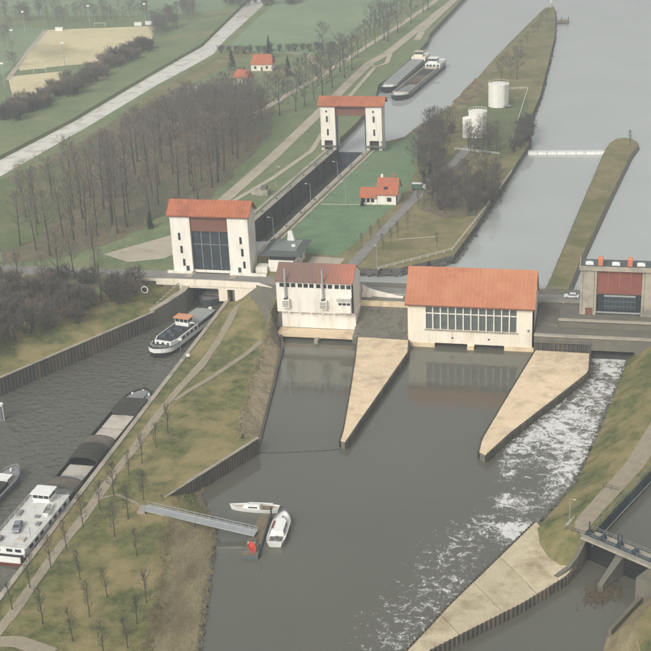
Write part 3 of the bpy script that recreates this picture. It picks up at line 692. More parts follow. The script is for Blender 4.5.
# pump house
t = thing('pump_house', 'white pump house with brown to red roof and two exhaust stacks', 'building', (-84, 346, 2))
X0, X1 = -95.2, -72.5
wins = []
for g in range(4):
    for k in range(3): wins.append(X0+1.0+g*5.45+k*1.72)
W_ = MB().wall((X0, 340), (X1, 340), 8.0, 17.2, .4, [(x-X0, x-X0+1.35, 15.3, 16.6) for x in wins])
W_.wall((X1, 340), (X1, 351), 8.0, 17.2, .4, [(9.0, 10.0, 8.7, 11.5)]); W_.box(X0, X0+.4, 340.4, 351, 8, 17.2); W_.box(X0+.4, X1-.4, 350.6, 351, 8, 17.2); W_.box(X0, X1, 340.05, 351, 7.6, 7.99)
gable_end(W_, X1-.4, X1, 340, 351, 17.2, 20.6); gable_end(W_, X0, X0+.4, 340, 351, 17.2, 20.6)
wl = W_.build('wall', 'plaster_white', t)
for x in wins:
    w = MB().box(x+.08, x+1.27, 340.22, 340.27, 15.38, 16.52).build('window', 'glass_dark', wl)
    MB().box(x, x+.08, 340.12, 340.3, 15.3, 16.6).box(x+1.27, x+1.35, 340.12, 340.3, 15.3, 16.6).box(x+.08, x+1.27, 340.12, 340.3, 15.3, 15.38).box(x+.08, x+1.27, 340.12, 340.3, 16.52, 16.6).build('frame', 'steel_grey', w)
MB().box(X0+.9, X1+.3, 341.3, 350.5, 2.3, 7.59).build('plinth', 'plaster_white', t)
for i in range(6): MB().box(X0+3.2+i*3.4, X0+3.6+i*3.4, 340.1, 341.28, 7.1, 7.58).build('bracket', 'plaster_cream', t)
M = mat('roof_pump', 'b0705a', 'a66853', .4, .85, .25, 5.0)
nt = M.node_tree; b = nt.nodes['Principled BSDF']; old = b.inputs['Base Color'].links[0].from_socket   # weathered brown on the left half, newer red tiles right
tc = nt.nodes.new('ShaderNodeTexCoord'); sx = nt.nodes.new('ShaderNodeSeparateXYZ'); nt.links.new(tc.outputs['Object'], sx.inputs[0])
nz = nt.nodes.new('ShaderNodeTexNoise'); nz.inputs['Scale'].default_value = .25; nt.links.new(tc.outputs['Object'], nz.inputs['Vector'])
ma = nt.nodes.new('ShaderNodeMath'); ma.operation = 'MULTIPLY_ADD'; ma.inputs[1].default_value = 9; nt.links.new(nz.outputs['Fac'], ma.inputs[0]); nt.links.new(sx.outputs[0], ma.inputs[2])
mr = nt.nodes.new('ShaderNodeMapRange'); mr.inputs['From Min'].default_value = 4; mr.inputs['From Max'].default_value = 16; nt.links.new(ma.outputs[0], mr.inputs['Value'])
mx = nt.nodes.new('ShaderNodeMix'); mx.data_type = 'RGBA'; mx.inputs[6].default_value = lin('7a6157'); nt.links.new(mr.outputs[0], mx.inputs[0]); nt.links.new(old, mx.inputs[7]); nt.links.new(mx.outputs[2], b.inputs['Base Color'])
R = gable_x(MB(), X0-.3, X1+.1, 339.5, 351.5, 17.05, 20.7, .3).build('roof', 'roof_pump', t); ribs(t, R, X0-.2, X1, .9, 339.5, 351.5, 17.05, 20.7, .3, 'roof_pump')
for x in (-92.3, -81.2):
    e = MB().tube([(x, 339.3, 11.5), (x, 339.3, 20.4), (x, 339.3, 21.2)], [.32, .32, .32], 10).build('exhaust_stack', 'galvanised', t)
    MB().prism([(x-1.1, 338.6), (x+1.1, 338.6), (x+1.1, 339.98), (x-1.1, 339.98)], 9.4, 11.9).build('duct_box', 'plaster_white', e)
    mb = MB()
    for i in range(4): mb.box(x-.9, x+.9, 338.5, 338.58, 9.8+.5*i, 10.0+.5*i)
    mb.build('louvre', 'steel_grey', e)
    MB().box(x-.5, x+.5, 338.8, 339.9, 11.91, 12.3).build('collar', 'steel_dark', e)
bay = MB().box(-77.0, -73.0, 338.7, 339.98, 8.4, 12.9).build('bay', 'plaster_white', t)
for i in range(3): MB().box(-76.6+i*1.22, -75.6+i*1.22, 338.62, 338.69, 10.9, 11.6).build('window', 'glass_dark', bay)
for i in range(3): MB().box(-77.1, -72.9, 338.55, 338.69, 12.0+.35*i, 12.15+.35*i).build('louvre', 'galvanised', bay)
MB().box(-72.48, -69.3, 352.2, 352.6, 7.9, 9.6).build('yard_wall', 'plaster_white', t)
mb = MB()
for i in range(8):
    a, c = i/8, (i+1)/8; p = lambda f: (lerp(-72.3, -60, f), 352.9-.8*math.sin(f*1.5)); h = lambda f: lerp(12.0, 9.0, f**.6)
    q, r_ = p(a), p(c); mb.prism([q, r_, (r_[0], r_[1]+.3), (q[0], q[1]+.3)], 8.45, [h(a), h(c), h(c), h(a)])
mb.build('parapet', 'plaster_white', t)
# power house
t = thing('power_house', 'large cream power house with wide orange roof and tall window band', 'building', (-38.4, 344, 0))
X0, X1, Y0, Y1 = -56.2, -20.7, 337, 351
wx = [(-51.2+i*25.8/12, -51.2+(i+1)*25.8/12) for i in range(12)]
W_ = MB().wall((X0, Y0), (X1, Y0), -5, 13.2, .5, [(5.0, 30.8, 5.5, 12.7), (7.7, 16.9, -5, 1.35), (18.9, 27.3, -5, 1.35)])
W_.wall((X1, Y0), (X1, Y1), -5, 13.2, .5, [(10.0, 11.0, 9.5, 11.5)]); W_.box(X0, X0+.5, Y0+.5, Y1, -5, 13.2); W_.box(X0+.5, X1-.5, Y1-.5, Y1, -5, 13.2); W_.box(X0+.5, X1-.5, Y0+.5, Y1-.5, 2.2, 2.5)
gable_end(W_, X1-.5, X1, Y0, Y1, 13.2, 21.0); gable_end(W_, X0, X0+.5, Y0, Y1, 13.2, 21.0)
wl = W_.build('wall', 'plaster_cream', t)
MB().box(X0+.6, X1-.6, Y0+4, Y0+4.2, 2.6, 13).build('inner_wall', 'concrete_grey', t)
for a, c in wx:
    w = MB().box(a+.1, c-.1, Y0+.32, Y0+.36, 5.6, 12.6).build('window', 'glass_grey', t)
    MB().box(a+.1, c-.1, Y0+.22, Y0+.31, 10.15, 10.45).build('transom', 'plaster_white', w)
    MB().box(a-.16, a+.16, Y0-.05, Y0+.48, 5.501, 12.7).build('mullion', 'plaster_white', w)
MB().box(-25.55, -25.25, Y0-.05, Y0+.45, 5.501, 12.7).build('mullion', 'plaster_white', t)
MB().box(X0+4.7, X0+31.1, Y0-.3, Y0-.01, 5.2, 5.495).build('window_sill', 'concrete', t)
MB().box(X0+7.7, X1-8.0, Y0+3, Y0+3.2, -5, 2.1).build('inlet_back', 'void', t)
for x0, x1 in ((X0-.02, X0+7.6), (X0+16.95, X0+18.85), (X0+27.4, X1+.02)):
    MB().box(x0, x1, Y0-(.35 if x1-x0 > 3 else 1.0), Y0-.01, -5, 1.3 if x1-x0 > 3 else .9).build('footing', 'concrete_beige', t)
for x in (-43.5, -33.2): MB().box(x-.25, x+.25, Y0-.12, Y0-.01, 2.9, 3.3).build('drain', 'void', t)
MB().box(X1-1.8, X1-1.2, Y0-.15, Y0-.01, 6.0, 6.6).build('lamp', 'steel_grey', t)
R = gable_x(MB(), X0-.7, X1+.35, Y0-.8, Y1+.8, 12.75, 21.4, .35).build('roof', 'roof_orange', t); ribs(t, R, X0-.6, X1+.25, 1.2, Y0-.8, Y1+.8, 12.75, 21.4, .35, 'roof_orange')
MB().box(X0-.7, X1+.35, Y0-.98, Y0-.81, 12.7, 13.05).build('gutter', 'rust_beam', t)
# weir gate house on the right
t = thing('weir_gate_house', 'grey concrete weir gate house with dark red gate and orange vents on top', 'gate house', (2, 348, 8.3))
for a, c in ((-8.7, -4.2), (8.1, 12.8)):
    hol = [(1.6, 3.6, 8.31, 10.4)] if a < 0 else []
    T = MB().wall((a, 346), (c, 346), 8.31, 22.0, .4, hol).box(a, c, 346.4, 351.6, 8.31, 22.0).build('tower', 'concrete', t)
    MB().box(a+.6, a+.72, 345.94, 345.99, 9, 21.8).box(c-.72, c-.6, 345.94, 345.99, 9, 21.8).build('drain_pipe', 'concrete_grey', T)
    if hol: MB().box(a+1.65, a+3.55, 346.2, 346.3, 8.35, 10.3).build('door', 'rust_beam', T)
MB().box(-9.1, 13.2, 345.6, 352.2, 22.005, 22.7).build('roof', 'roof_dark', t)
MB().box(-9.1, 13.2, 345.35, 345.59, 21.7, 23.0).build('parapet', 'concrete', t)
MB().box(-9.1, -8.8, 345.6, 352.2, 22.71, 23.0).build('parapet', 'concrete', t)
for x in (-6.4, .8, 7.6): 
    s_ = MB().box(x-1.1, x+1.1, 347.4, 349.4, 22.71, 23.1).build('skylight', 'white_paint', t); MB().prism([(x-.95, 347.55), (x+.95, 347.55), (x+.95, 349.25), (x-.95, 349.25)], 23.11, 23.4, [(x-.6, 348), (x+.6, 348), (x+.6, 348.8), (x-.6, 348.8)]).build('pane', 'white_paint', s_)
for x in (-3.4, 4.6):
    v = MB().box(x-.65, x+.65, 347.0, 348.2, 22.72, 24.7).build('vent', 'orange_cowl', t); MB().prism([(x-.75, 346.9), (x+.75, 346.9), (x+.75, 348.3), (x-.75, 348.3)], 24.701, 25.2, [(x-.35, 347.3), (x+.35, 347.3), (x+.35, 347.9), (x-.35, 347.9)]).build('cowl', 'orange_cowl', v)
for i in range(4):
    a = -4.19+i*12.28/4; MB().box(a+.02, a+12.28/4-.02, 346.5, 346.9, 14.6, 21.7).build('gate_panel', 'red_panel', t)
MB().box(-4.19, 8.09, 347.4, 347.7, 9.4, 13.9).build('roller_gate', 'steel_dark', t)
for x in (-3.3, -2.4, 6.7, 7.5): MB().box(x-.14, x+.14, 346.8, 347.1, 8.31, 14.55).build('guide_rail', 'steel_dark', t)
mb = MB()
for i in range(9): mb.box(-1.9+i*1.03, -1.8+i*1.03, 347.2, 347.38, 9.5, 13.8)
for z in (10.5, 12.0, 13.3): mb.box(-2.2, 6.6, 347.22, 347.36, z, z+.12)
mb.build('gate_rib', 'steel_grey', t)
MB().box(-4.1, 8.0, 346.2, 346.6, 8.9, 9.25).build('walkway', 'galvanised', t)
MB().box(-2.1, 6.5, 346.9, 347.3, 13.6, 14.0).build('walkway', 'galvanised', t)
# lock control building
t = thing('control_building', 'low white lock control building with dark overhanging flat roof', 'building', (-101, 378, 8.5))
W_ = MB().wall((-105.6, 370), (-97.2, 370), 8.45, 12.3, .3).wall((-97.2, 370), (-97.2, 384), 8.45, 12.3, .3, [(4, 5.4, 8.5, 11), (8, 10, 10, 11.3)]).box(-105.6, -105.3, 370.3, 384, 8.45, 12.3).box(-105.3, -97.5, 383.7, 384, 8.45, 12.3)
wl = W_.build('wall', 'plaster_white', t)
MB().box(-97.45, -97.4, 374, 375.4, 8.5, 11).build('door', 'steel_dark', wl); MB().box(-97.45, -97.4, 378, 380, 10, 11.3).build('window', 'glass_dark', wl)
MB().box(-105.2, -97.6, 370.4, 383.6, 12.31, 13.7).build('window_band', 'glass_dark', t)
mb = MB()
for i in range(8):
    x = lerp(-105.2, -97.6, i/7); mb.box(x-.07, x+.07, 370.28, 370.39, 12.31, 13.7)
mb.build('mullion', 'steel_dark', t)
R = MB().prism([(-108.4, 369.6), (-95.2, 369.6), (-95.2, 386.6), (-108.4, 386.6)], 13.71, 14.3, [(-106.6, 373.2), (-97.2, 373.2), (-97.2, 384.6), (-106.6, 384.6)]).build('roof', 'roof_dark', t)
MB().box(-106.2, -97.6, 373.6, 384.2, 14.305, 14.4).build('roof_top', 'roof_slab', R)
MB().prism([(-102.6, 383), (-100.2, 383), (-100.2, 384.4), (-102.6, 384.4)], 14.41, 17.4, [(-102.3, 383.2), (-101.0, 383.2), (-101.0, 384.2), (-102.3, 384.2)]).build('roof_hatch', 'white_paint', R)
MB().obox(-99.3, 377.8, 14.41, 1.2, 1.2, .5, .3).build('skylight', 'white_paint', R)
MB().tube([(-102.2, 384.6, 14.41), (-102.2, 384.6, 21)], .06, 5).build('antenna', 'steel_grey', R)
MB().prism([(-109.5, 368.4), (-105.8, 368.4), (-105.8, 372.5), (-109.5, 372.5)], 8.46, 10.3).build('annex', 'plaster_white', t)
# lock keeper's house
t = thing('lock_keeper_house', 'small white house with red tiled roof and low side wing on the lawn', 'house', (-81, 446, 8.5))
W_ = MB().wall((-84, 441.5), (-76.8, 441.5), 8.45, 12.6, .3, [(3.6, 5.2, 9.6, 11.2)]).wall((-76.8, 441.5), (-76.8, 451), 8.45, 12.6, .3, [(2, 3.2, 9.6, 11.2), (6, 7.2, 9.6, 11.2)]).box(-84, -83.7, 441.8, 451, 8.45, 12.6).box(-83.7, -77.1, 450.7, 451, 8.45, 12.6)
gable_end(W_, -77.1, -76.8, 441.5, 451, 12.6, 17.0); gable_end(W_, -84, -83.7, 441.5, 451, 12.6, 17.0)
wl = W_.build('wall', 'plaster_white', t)
MB().box(-80.4, -78.8, 441.7, 441.75, 9.6, 11.2).build('window', 'glass_dark', wl)
for y in (443.5, 447.5): MB().box(-77.05, -77.0, y, y+1.2, 9.6, 11.2).build('window', 'glass_dark', wl)
MB().box(-76.79, -76.74, 445.7, 446.9, 13.2, 14.6).build('window', 'glass_dark', wl)
R = gable_x(MB(), -84.4, -76.4, 440.9, 451.6, 12.2, 17.0, .25).build('roof', 'roof_house', t)
for i, (x, y) in enumerate(((-83.0, 447.2), (-78.6, 447.6))): MB().box(x-.4, x+.4, y-.4, y+.4, 15.5, 18.2).build('chimney', 'roof_house' if i else 'plaster_white', R)
dm = MB().box(-81.8, -80.2, 442.6, 444.3, 13.6, 15.0).build('dormer', 'roof_house', R); MB().box(-81.6, -80.4, 442.5, 442.58, 13.9, 14.8).build('window', 'glass_dark', dm)
ew = MB().wall((-90, 441.2), (-84.05, 441.2), 8.45, 11.3, .3, [(.6, 1.8, 9.3, 10.8), (2.2, 3.4, 9.3, 10.8), (3.8, 5.0, 9.3, 10.8)]).box(-90, -89.7, 441.5, 447.5, 8.45, 11.3).build('wing_wall', 'plaster_white', t)
for k in range(3): MB().box(-89.4+1.6*k, -88.2+1.6*k, 441.4, 441.45, 9.3, 10.8).build('window', 'glass_dark', ew)
gable_x(MB(), -90.4, -84.0, 440.6, 448, 11.0, 13.9, .25).build('wing_roof', 'roof_house', t)
# white tanks
def tank(label, cx, cy, r, z1, small=None):
    t = thing('storage_tank', label, 'tank', (cx, cy, 8.5))
    MB().tube([(cx, cy, 8.45), (cx, cy, z1)], r, 28).build('shell', 'tank_white', t)
    MB().tube([(cx, cy, z1), (cx, cy, z1+.3), (cx, cy, z1+.55)], [r+.12, r*.8, .3], 28).build('lid', 'tank_white', t)
    mb = MB()
    for i in range(20):
        a = i/20*2*math.pi; mb.bar((cx+r*math.cos(a), cy+r*math.sin(a), z1), (cx+r*math.cos(a), cy+r*math.sin(a), z1+1.1), .1)
    mb.tube([(cx+r*math.cos(i/20*2*math.pi), cy+r*math.sin(i/20*2*math.pi), z1+1.1) for i in range(21)], .05, 4)
    mb.build('top_rail', 'rail_white', t)
    for z in (11, 13.7, 16.4): MB().tube([(cx, cy, z), (cx, cy, z+.12)], r+.07, 28).build('stiffener_ring', 'tank_white', t)
    mb = MB(); x = cx+r*.75; y = cy-r*.75
    for s_ in (-.3, .3): mb.bar((x+s_, y-.2, 8.5), (x+s_, y-.2, z1+1), .08)
    for i in range(16): mb.bar((x-.3, y-.2, 9+i*.65), (x+.3, y-.2, 9+i*.65), .06)
    mb.build('ladder', 'rail_grey', t)
    if small: MB().tube([(small[0], small[1], 8.45), (small[0], small[1], small[3]), (small[0], small[1], small[3]+.3)], [small[2], small[2], small[2]*.6], 20).build('side_tank', 'tank_white', t)
    MB().box(cx+r*.6, cx+r+1.4, cy-r-.6, cy-r*.6, 9.5, 9.7).build('platform', 'rail_grey', t)
tank('near white cylindrical tank with lower side tank behind bare trees', -58.6, 540, 3.9, 19.2, (-62.6, 538, 2.2, 16.9))
tank('far white cylindrical tank with ladder near the spit', -55, 595, 4.7, 18.7)
# houses in the trees
def far_house(label, cx, cy, lx, ly, h, hr, rot, hip=1.5):
    t = thing('village_house', label, 'house', (cx, cy, 8.5))
    MB().box(cx-lx/2, cx+lx/2, cy-ly/2, cy+ly/2, 8.45, 8.5+h).build('wall', 'plaster_cream', t)
    o = .5; R = MB(); R.add([(cx-lx/2-o, cy-ly/2-o, 8.5+h), (cx+lx/2+o, cy-ly/2-o, 8.5+h), (cx+lx/2+o, cy+ly/2+o, 8.5+h), (cx-lx/2-o, cy+ly/2+o, 8.5+h), (cx-lx/2+hip, cy, 8.5+hr), (cx+lx/2-hip, cy, 8.5+hr)], [(3, 2, 1, 0), (0, 1, 5, 4), (1, 2, 5), (2, 3, 4, 5), (3, 0, 4)])
    R = R.build('roof', 'roof_house', t)
    MB().box(cx-.5, cx+.3, cy-.4, cy+.4, 8.5+hr-1, 8.5+hr+.9).build('chimney', 'roof_house', R)
    for x in (-.3, .25): MB().box(cx+lx*x-.6, cx+lx*x+.6, cy-ly/2-.06, cy-ly/2-.01, 9.6, 11).build('window', 'glass_dark', t)
    MB().box(cx-.4, cx+.5, cy-ly/2-.06, cy-ly/2-.01, 8.5, 10.6).build('door', 'steel_dark', t)
    t.rotation_euler.z = math.radians(rot); return t
far_house('larger red roofed house among trees beyond the wood', -188.5, 674, 11.5, 9, 3.4, 8.2, 4, .8)
far_house('smaller red roofed house beside the wood with white gable', -189.8, 640, 8, 7, 3, 7, -14, .4)
t = thing('garden_shed', 'low pale green roofed shed beside the larger red house', 'shed', (-200, 664, 8.5))
MB().box(-204, -196.5, 662, 665, 8.45, 10.6).build('wall', 'timber', t); gable_x(MB(), -204.4, -196.1, 661.6, 665.4, 10.5, 11.6, .15).build('roof', 'shrub_green', t)
t = thing('garden_shed', 'white roofed shed standing in the dark wood', 'shed', (-209, 615, 8.5))
MB().box(-211.5, -207, 613.5, 616.5, 8.45, 11.2).build('wall', 'white_paint', t); gable_x(MB(), -211.8, -206.7, 613.1, 616.9, 11.1, 12.3, .15).build('roof', 'white_paint', t)
# ------------------------------------------------------------------ ships
def outline(L, B, bow, stern, n=14, full=.5):
    """plan outline (ccw seen from above, y forward, origin amidships)"""
    R = []
    for i in range(n+1):
        s = i/n; w = max(0, 1-(max(0, s-(1-bow))/bow)**2.2)**.75 if s > 1-bow else 1.0
        if s < stern: w = min(w, full+(1-full)*math.sin(s/stern*math.pi/2))
        R.append((w*B/2, -L/2+s*L))
    # denser at the bow
    E_ = []
    for i in range(1, 6):
        s = 1-bow*(1-i/6)
        E_.append((max(0, 1-((s-(1-bow))/bow)**2.2)**.75*B/2, -L/2+s*L))
    R = sorted(R+E_, key=lambda p: p[1])
    return R + [(-x, y) for x, y in R[::-1] if x > .02]
def hull(t, L, B, z0, z1, bow, stern, material, deck, sheer=.8, flare=.9, full=.5, name='hull', rail=None):
    O = outline(L, B, bow, stern, full=full); n = len(O)
    zt = lambda y: z1+sheer*max(0, (y/(L/2)-.55)/.45)**2+sheer*.3*max(0, (-y/(L/2)-.7)/.3)**2
    low = [(x*flare, y*(1-(1-flare)*.25), z0) for x, y in O]; top = [(x, y, zt(y)) for x, y in O]
    inn = [(x*.93, y*.985, zt(y)) for x, y in O]; dk = [(x*.93, y*.985, zt(y)-.35) for x, y in O]
    mb = MB(); mb.add(low+top+inn+dk, [(i, (i+1) % n, n+(i+1) % n, n+i) for i in range(n)]+[(n+i, n+(i+1) % n, 2*n+(i+1) % n, 2*n+i) for i in range(n)]+[(2*n+i, 2*n+(i+1) % n, 3*n+(i+1) % n, 3*n+i) for i in range(n)])
    h = mb.build(name, material, t)
    d = MB(); ctr = n; d.add([(x, y, z-.002) for x, y, z in dk]+[(0, 0, z1-.352)], [(i, (i+1) % n, ctr) for i in range(n)]); d.build('deck', deck, t)
    if rail:
        m2 = MB(); m2.add([(x*1.012, y*1.004, zt(y)-rail) for x, y in O]+[(x*1.012, y*1.004, zt(y)+.06) for x, y in O], [(i, (i+1) % n, n+(i+1) % n, n+i) for i in range(n)]); m2.build('rubbing_strake', 'white_paint', t)
    return h, O, zt
def place(t, x, y, z, heading):
    """heading: degrees ccw from +y"""
    t.location = (x, y, z); t.rotation_euler.z = math.radians(heading); return t
def arch(mb, y0, y1, hw, zb, h, n=10, th=.15):
    pr = [(-hw*math.cos(math.pi*i/n), zb+h*math.sin(math.pi*i/n)**.7) for i in range(n+1)]
    pi = [(x*.97, z-th) for x, z in pr]; P = pr+pi[::-1]; k = len(P)
    mb.add([(x, y0, z) for x, z in P]+[(x, y1, z) for x, z in P], [(i, (i+1) % k, k+(i+1) % k, k+i) for i in range(k)]+[(i, i+1, k-2-i, k-1-i)[::-1] for i in range(n)]+[(k+i, k+i+1, 2*k-2-i, 2*k-1-i) for i in range(n)])
    return mb
def windows_row(t, name, xs, y0, step, count, w, z0, z1, side, material='glass_dark'):
    for i in range(count):
        y = y0+i*step; MB().box(min(xs, xs+side*.05), max(xs, xs+side*.05), y, y+w, z0, z1).build(name, material, t)
def wheelhouse(t, x, y, z, w, l, h, roof, wall='white_paint'):
    b = MB().box(x-w/2, x+w/2, y-l/2, y+l/2, z, z+h*.45).build('wheelhouse', wall, t)
    MB().box(x-w/2+.06, x+w/2-.06, y-l/2+.06, y+l/2-.06, z+h*.451, z+h*.9).build('window_band', 'glass_dark', b)
    mb = MB()
    for i in (-1, -.33, .33, 1):
        for j in (-1, 1): mb.box(x+i*(w/2-.05)-.05, x+i*(w/2-.05)+.05, y+j*(l/2-.05)-.05, y+j*(l/2-.05)+.05, z+h*.45, z+h*.9)
    mb.build('window_post', wall, b)
    MB().prism([(x-w/2-.35, y-l/2-.35), (x+w/2+.35, y-l/2-.35), (x+w/2+.35, y+l/2+.35), (x-w/2-.35, y+l/2+.35)], z+h*.901, z+h).build('roof', roof, b)
    return b
def railing(t, pts, h, material='rail_white', posts=True, r=.05, name='railing', step=2.0):
    mb = MB(); P = [Vector(p) for p in pts]
    for a, b in zip(P, P[1:]):
        for k in (.55, 1.0): mb.bar(a+Vector((0, 0, h*k)), b+Vector((0, 0, h*k)), r)
        n = max(1, int((b-a).length/step))
        for i in range(n+1):
            q = a+(b-a)*(i/n); mb.bar(q, q+Vector((0, 0, h)), r)
    return mb.build(name, material, t)
# long moored barge, bow towards the lock
t = thing('cargo_barge', 'long dark cargo barge with pale hatches and white stern moored at canal wall', 'barge')
h, O, zt = hull(t, 82, 8.8, -1.5, 2.1, .10, .05, 'hull_black', 'deck_grey', .9, .97, .7)
MB().box(-3.7, -3.5, -17.5, 33.4, 1.76, 3.1).box(3.5, 3.7, -17.5, 33.4, 1.76, 3.1).box(-3.5, 3.5, 33.2, 33.4, 1.76, 3.4).box(-3.5, 3.5, -17.5, -17.3, 1.76, 3.1).build('coaming', 'tarp_dark', t)
MB().box(-3.49, 3.49, -17.2, 33.1, 1.78, 1.85).build('hold_floor', 'hull_black', t)
for a, b, mt in ((10.5, 17.4, 'hatch_pale'), (18.0, 25.0, 'hatch_pale'), (-6.3, -1.5, 'hatch_pale'), (-11.2, -6.6, 'hatch_grey'), (-17.0, -11.6, 'hatch_grey')):
    MB().box(-3.1, 3.45, a, b, 2.2, 2.45).build('hatch_cover', mt, t)
MB().box(-3.6, 3.6, 25.6, 33.0, 1.9, 3.35).build('tarpaulin', 'tarp_dark', t)
b = arch(MB(), -1.0, 6.4, 3.85, 2.7, 1.7).build('arched_hatch', 'tarp_dark', t)
b2 = arch(MB(), 6.5, 10.2, 3.9, 2.7, 1.85).build('arched_hatch', 'tarp_brown', t)
b3 = arch(MB(), -14.6, -10.4, 4.0, 2.8, 1.5).build('arched_hatch', 'tarp_brown', t)
mb = MB()
for y in (-.6, 1.4, 3.4, 5.4, 6.6, 10.0): arch(mb, y, y+.18, 3.95, 2.75, 1.82)
mb.build('hatch_rib', 'tarp_dark', t)
mb = MB()
for y in (-14.4, -10.6): arch(mb, y, y+.16, 4.06, 2.85, 1.58)
mb.build('hatch_rib', 'hull_grey', t)
MB().box(-1.8, 1.8, 34.6, 38.0, 2.0, 2.9).build('forecastle_hatch', 'deck_grey', t)
mb = MB()
for x, y in ((-2.3, 37.4), (2.3, 37.4), (0, 39.4)): mb.tube([(x, y, 2), (x, y, 2.9)], .3, 8)
mb.build('bollard', 'white_paint', t)
mb = MB(); mb.tube([(0, 38.6, 2.2), (0, 38.6, 5.0)], .08, 6); mb.build('mast', 'steel_grey', t)
dh = MB().prism([(-3.7, -40.2), (3.7, -40.2), (4.1, -37), (4.1, -18.2), (-4.1, -18.2), (-4.1, -37)], 1.76, 4.1).build('deckhouse', 'white_paint', t)
windows_row(dh, 'window', 4.11, -38.5, 2.6, 3, 1.5, 2.9, 3.6, 1); windows_row(dh, 'window', 4.11, -29.0, 2.6, 4, 1.3, 2.9, 3.6, 1); windows_row(dh, 'window', -4.11, -36.0, 3.0, 6, 1.3, 2.9, 3.6, -1)
for x in (-2.6, .2, 2.2): MB().box(x-.7, x+.7, -40.27, -40.21, 2.9, 3.6).build('window', 'glass_dark', dh)
MB().box(-4.3, 4.3, -40.4, -18.0, 4.101, 4.22).build('deckhouse_roof', 'deck_white', t)
wheelhouse(t, -.6, -20.6, 4.23, 4.0, 3.4, 2.3, 'white_paint')
railing(t, [(4.2, -18.4, 4.22), (4.2, -40.2, 4.22), (-4.2, -40.2, 4.22), (-4.2, -18.4, 4.22)], 1.0, 'rail_white', step=2.4)
MB().box(-2.9, 2.9, -41.2, -41.02, .0, .8).build('stern_stripe', 'hull_red', t); MB().box(-3.0, 3.0, -41.25, -41.02, .81, 2.2).build('stern_plate', 'white_paint', t)
for x, y, lx, ly, h_ in ((1.9, -37.6, 1.6, 1.4, .5), (-2.9, -38.4, 1.2, 1.8, .8), (2.7, -31.0, .9, 1.3, .4), (-3.3, -27.5, .8, 2.0, .5), (1.2, -28.2, 1.1, .9, .35)): MB().box(x-lx/2, x+lx/2, y-ly/2, y+ly/2, 4.221, 4.22+h_).build('deck_locker', 'deck_grey' if lx < 1.3 else 'hatch_pale', t)
MB().tube([(3.2, -36, 4.22), (3.2, -36, 6.6)], .06, 6).build('flag_staff', 'steel_grey', t)
mb = MB(); mb.tube([(-3.0, -17.9, 1.76), (-3.0, -17.9, 6.0)], .1, 6); mb.bar((-3.0, -17.9, 5.8), (1.5, -16, 4.0), .12); mb.build('derrick', 'steel_grey', t)
place(t, -121.1, 253.8, 0, -1.0)
barge = t
def on_ship(t, x, y, z):
    a = t.rotation_euler.z; return (t.location.x+x*math.cos(a)-y*math.sin(a), t.location.y+x*math.sin(a)+y*math.cos(a), t.location.z+z)
# cars
def car(label, paint, group=None, estate=False):
    t = thing('car', label, 'car', group=group)
    prof = [(-2.1, .35), (2.1, .35), (2.15, .62), (1.95, .82), (1.0, .92), (.45, 1.38), (-1.2, 1.42), (-1.75, .98), (-2.12, .9)]
    n = len(prof); rings = []
    for x, k in ((-.82, .97), (-.6, 1), (.6, 1), (.82, .97)):
        rings.append([(x*(1 if z < 1 else .86), y*k, z*(1 if abs(x) < .7 else .985)) for y, z in prof])
    mb = MB(); mb.loft(rings[::-1]); mb.build('body', paint, t)
    MB().add([(-.66, .98, .95), (.66, .98, .95), (.6, .5, 1.36), (-.6, .5, 1.36)], [(0, 1, 2, 3)]).add([(-.66, -1.72, 1.02), (.66, -1.72, 1.02), (.6, -1.25, 1.4), (-.6, -1.25, 1.4)], [(3, 2, 1, 0)]).build('windscreen', 'glass_dark', t)
    for s_ in (-1, 1): MB().add([(s_*.835, .85, .96), (s_*.835, -1.55, 1.0), (s_*.725, -1.15, 1.36), (s_*.725, .45, 1.33)], [(0, 1, 2, 3)]).build('side_window', 'glass_dark', t)
    for sx_ in (-1, 1):
        for y in (-1.3, 1.3):
            w = MB().tube([(sx_*.68, y, .32), (sx_*.86, y, .32)], .32, 12).build('wheel', 'rubber', t); MB().tube([(sx_*.86, y, .32), (sx_*.88, y, .32)], .18, 10).build('rim', 'galvanised', w)
    for x in (-.6, .6): MB().box(x-.18, x+.18, 2.08, 2.14, .62, .76).build('headlight', 'white_paint', t)
    for x in (-.62, .62): MB().box(x-.16, x+.16, -2.12, -2.07, .66, .82).build('tail_light', 'dinghy_red', t)
    return t
c1 = car('white car on the dam road beside the right gate house', 'car_white'); c1.location = (-11.4, 357.6, 8.63); c1.rotation_euler.z = math.radians(90)
c2 = car('grey car parked on the white stern of the long barge', 'car_grey'); c2.location = on_ship(barge, -1.0, -33.5, 4.23); c2.rotation_euler.z = math.radians(-168)
# lifeboat on the barge
def small_boat(name, label, cat, L, B, H, mat_h, mat_d, bow=.45, stern=.2, full=.75):
    t = thing(name, label, cat); hull(t, L, B, -.25, H, bow, stern, mat_h, mat_d, .35, .72, full); return t
lb = small_boat('lifeboat', 'small white dinghy on the stern roof of the long barge', 'dinghy', 4.6, 1.6, .55, 'white_paint', 'hatch_grey'); MB().box(-.6, .6, -.2, .1, .3, .4).build('thwart', 'timber', lb)
lb.location = on_ship(barge, 2.6, -25.5, 4.5); lb.rotation_euler.z = math.radians(8)
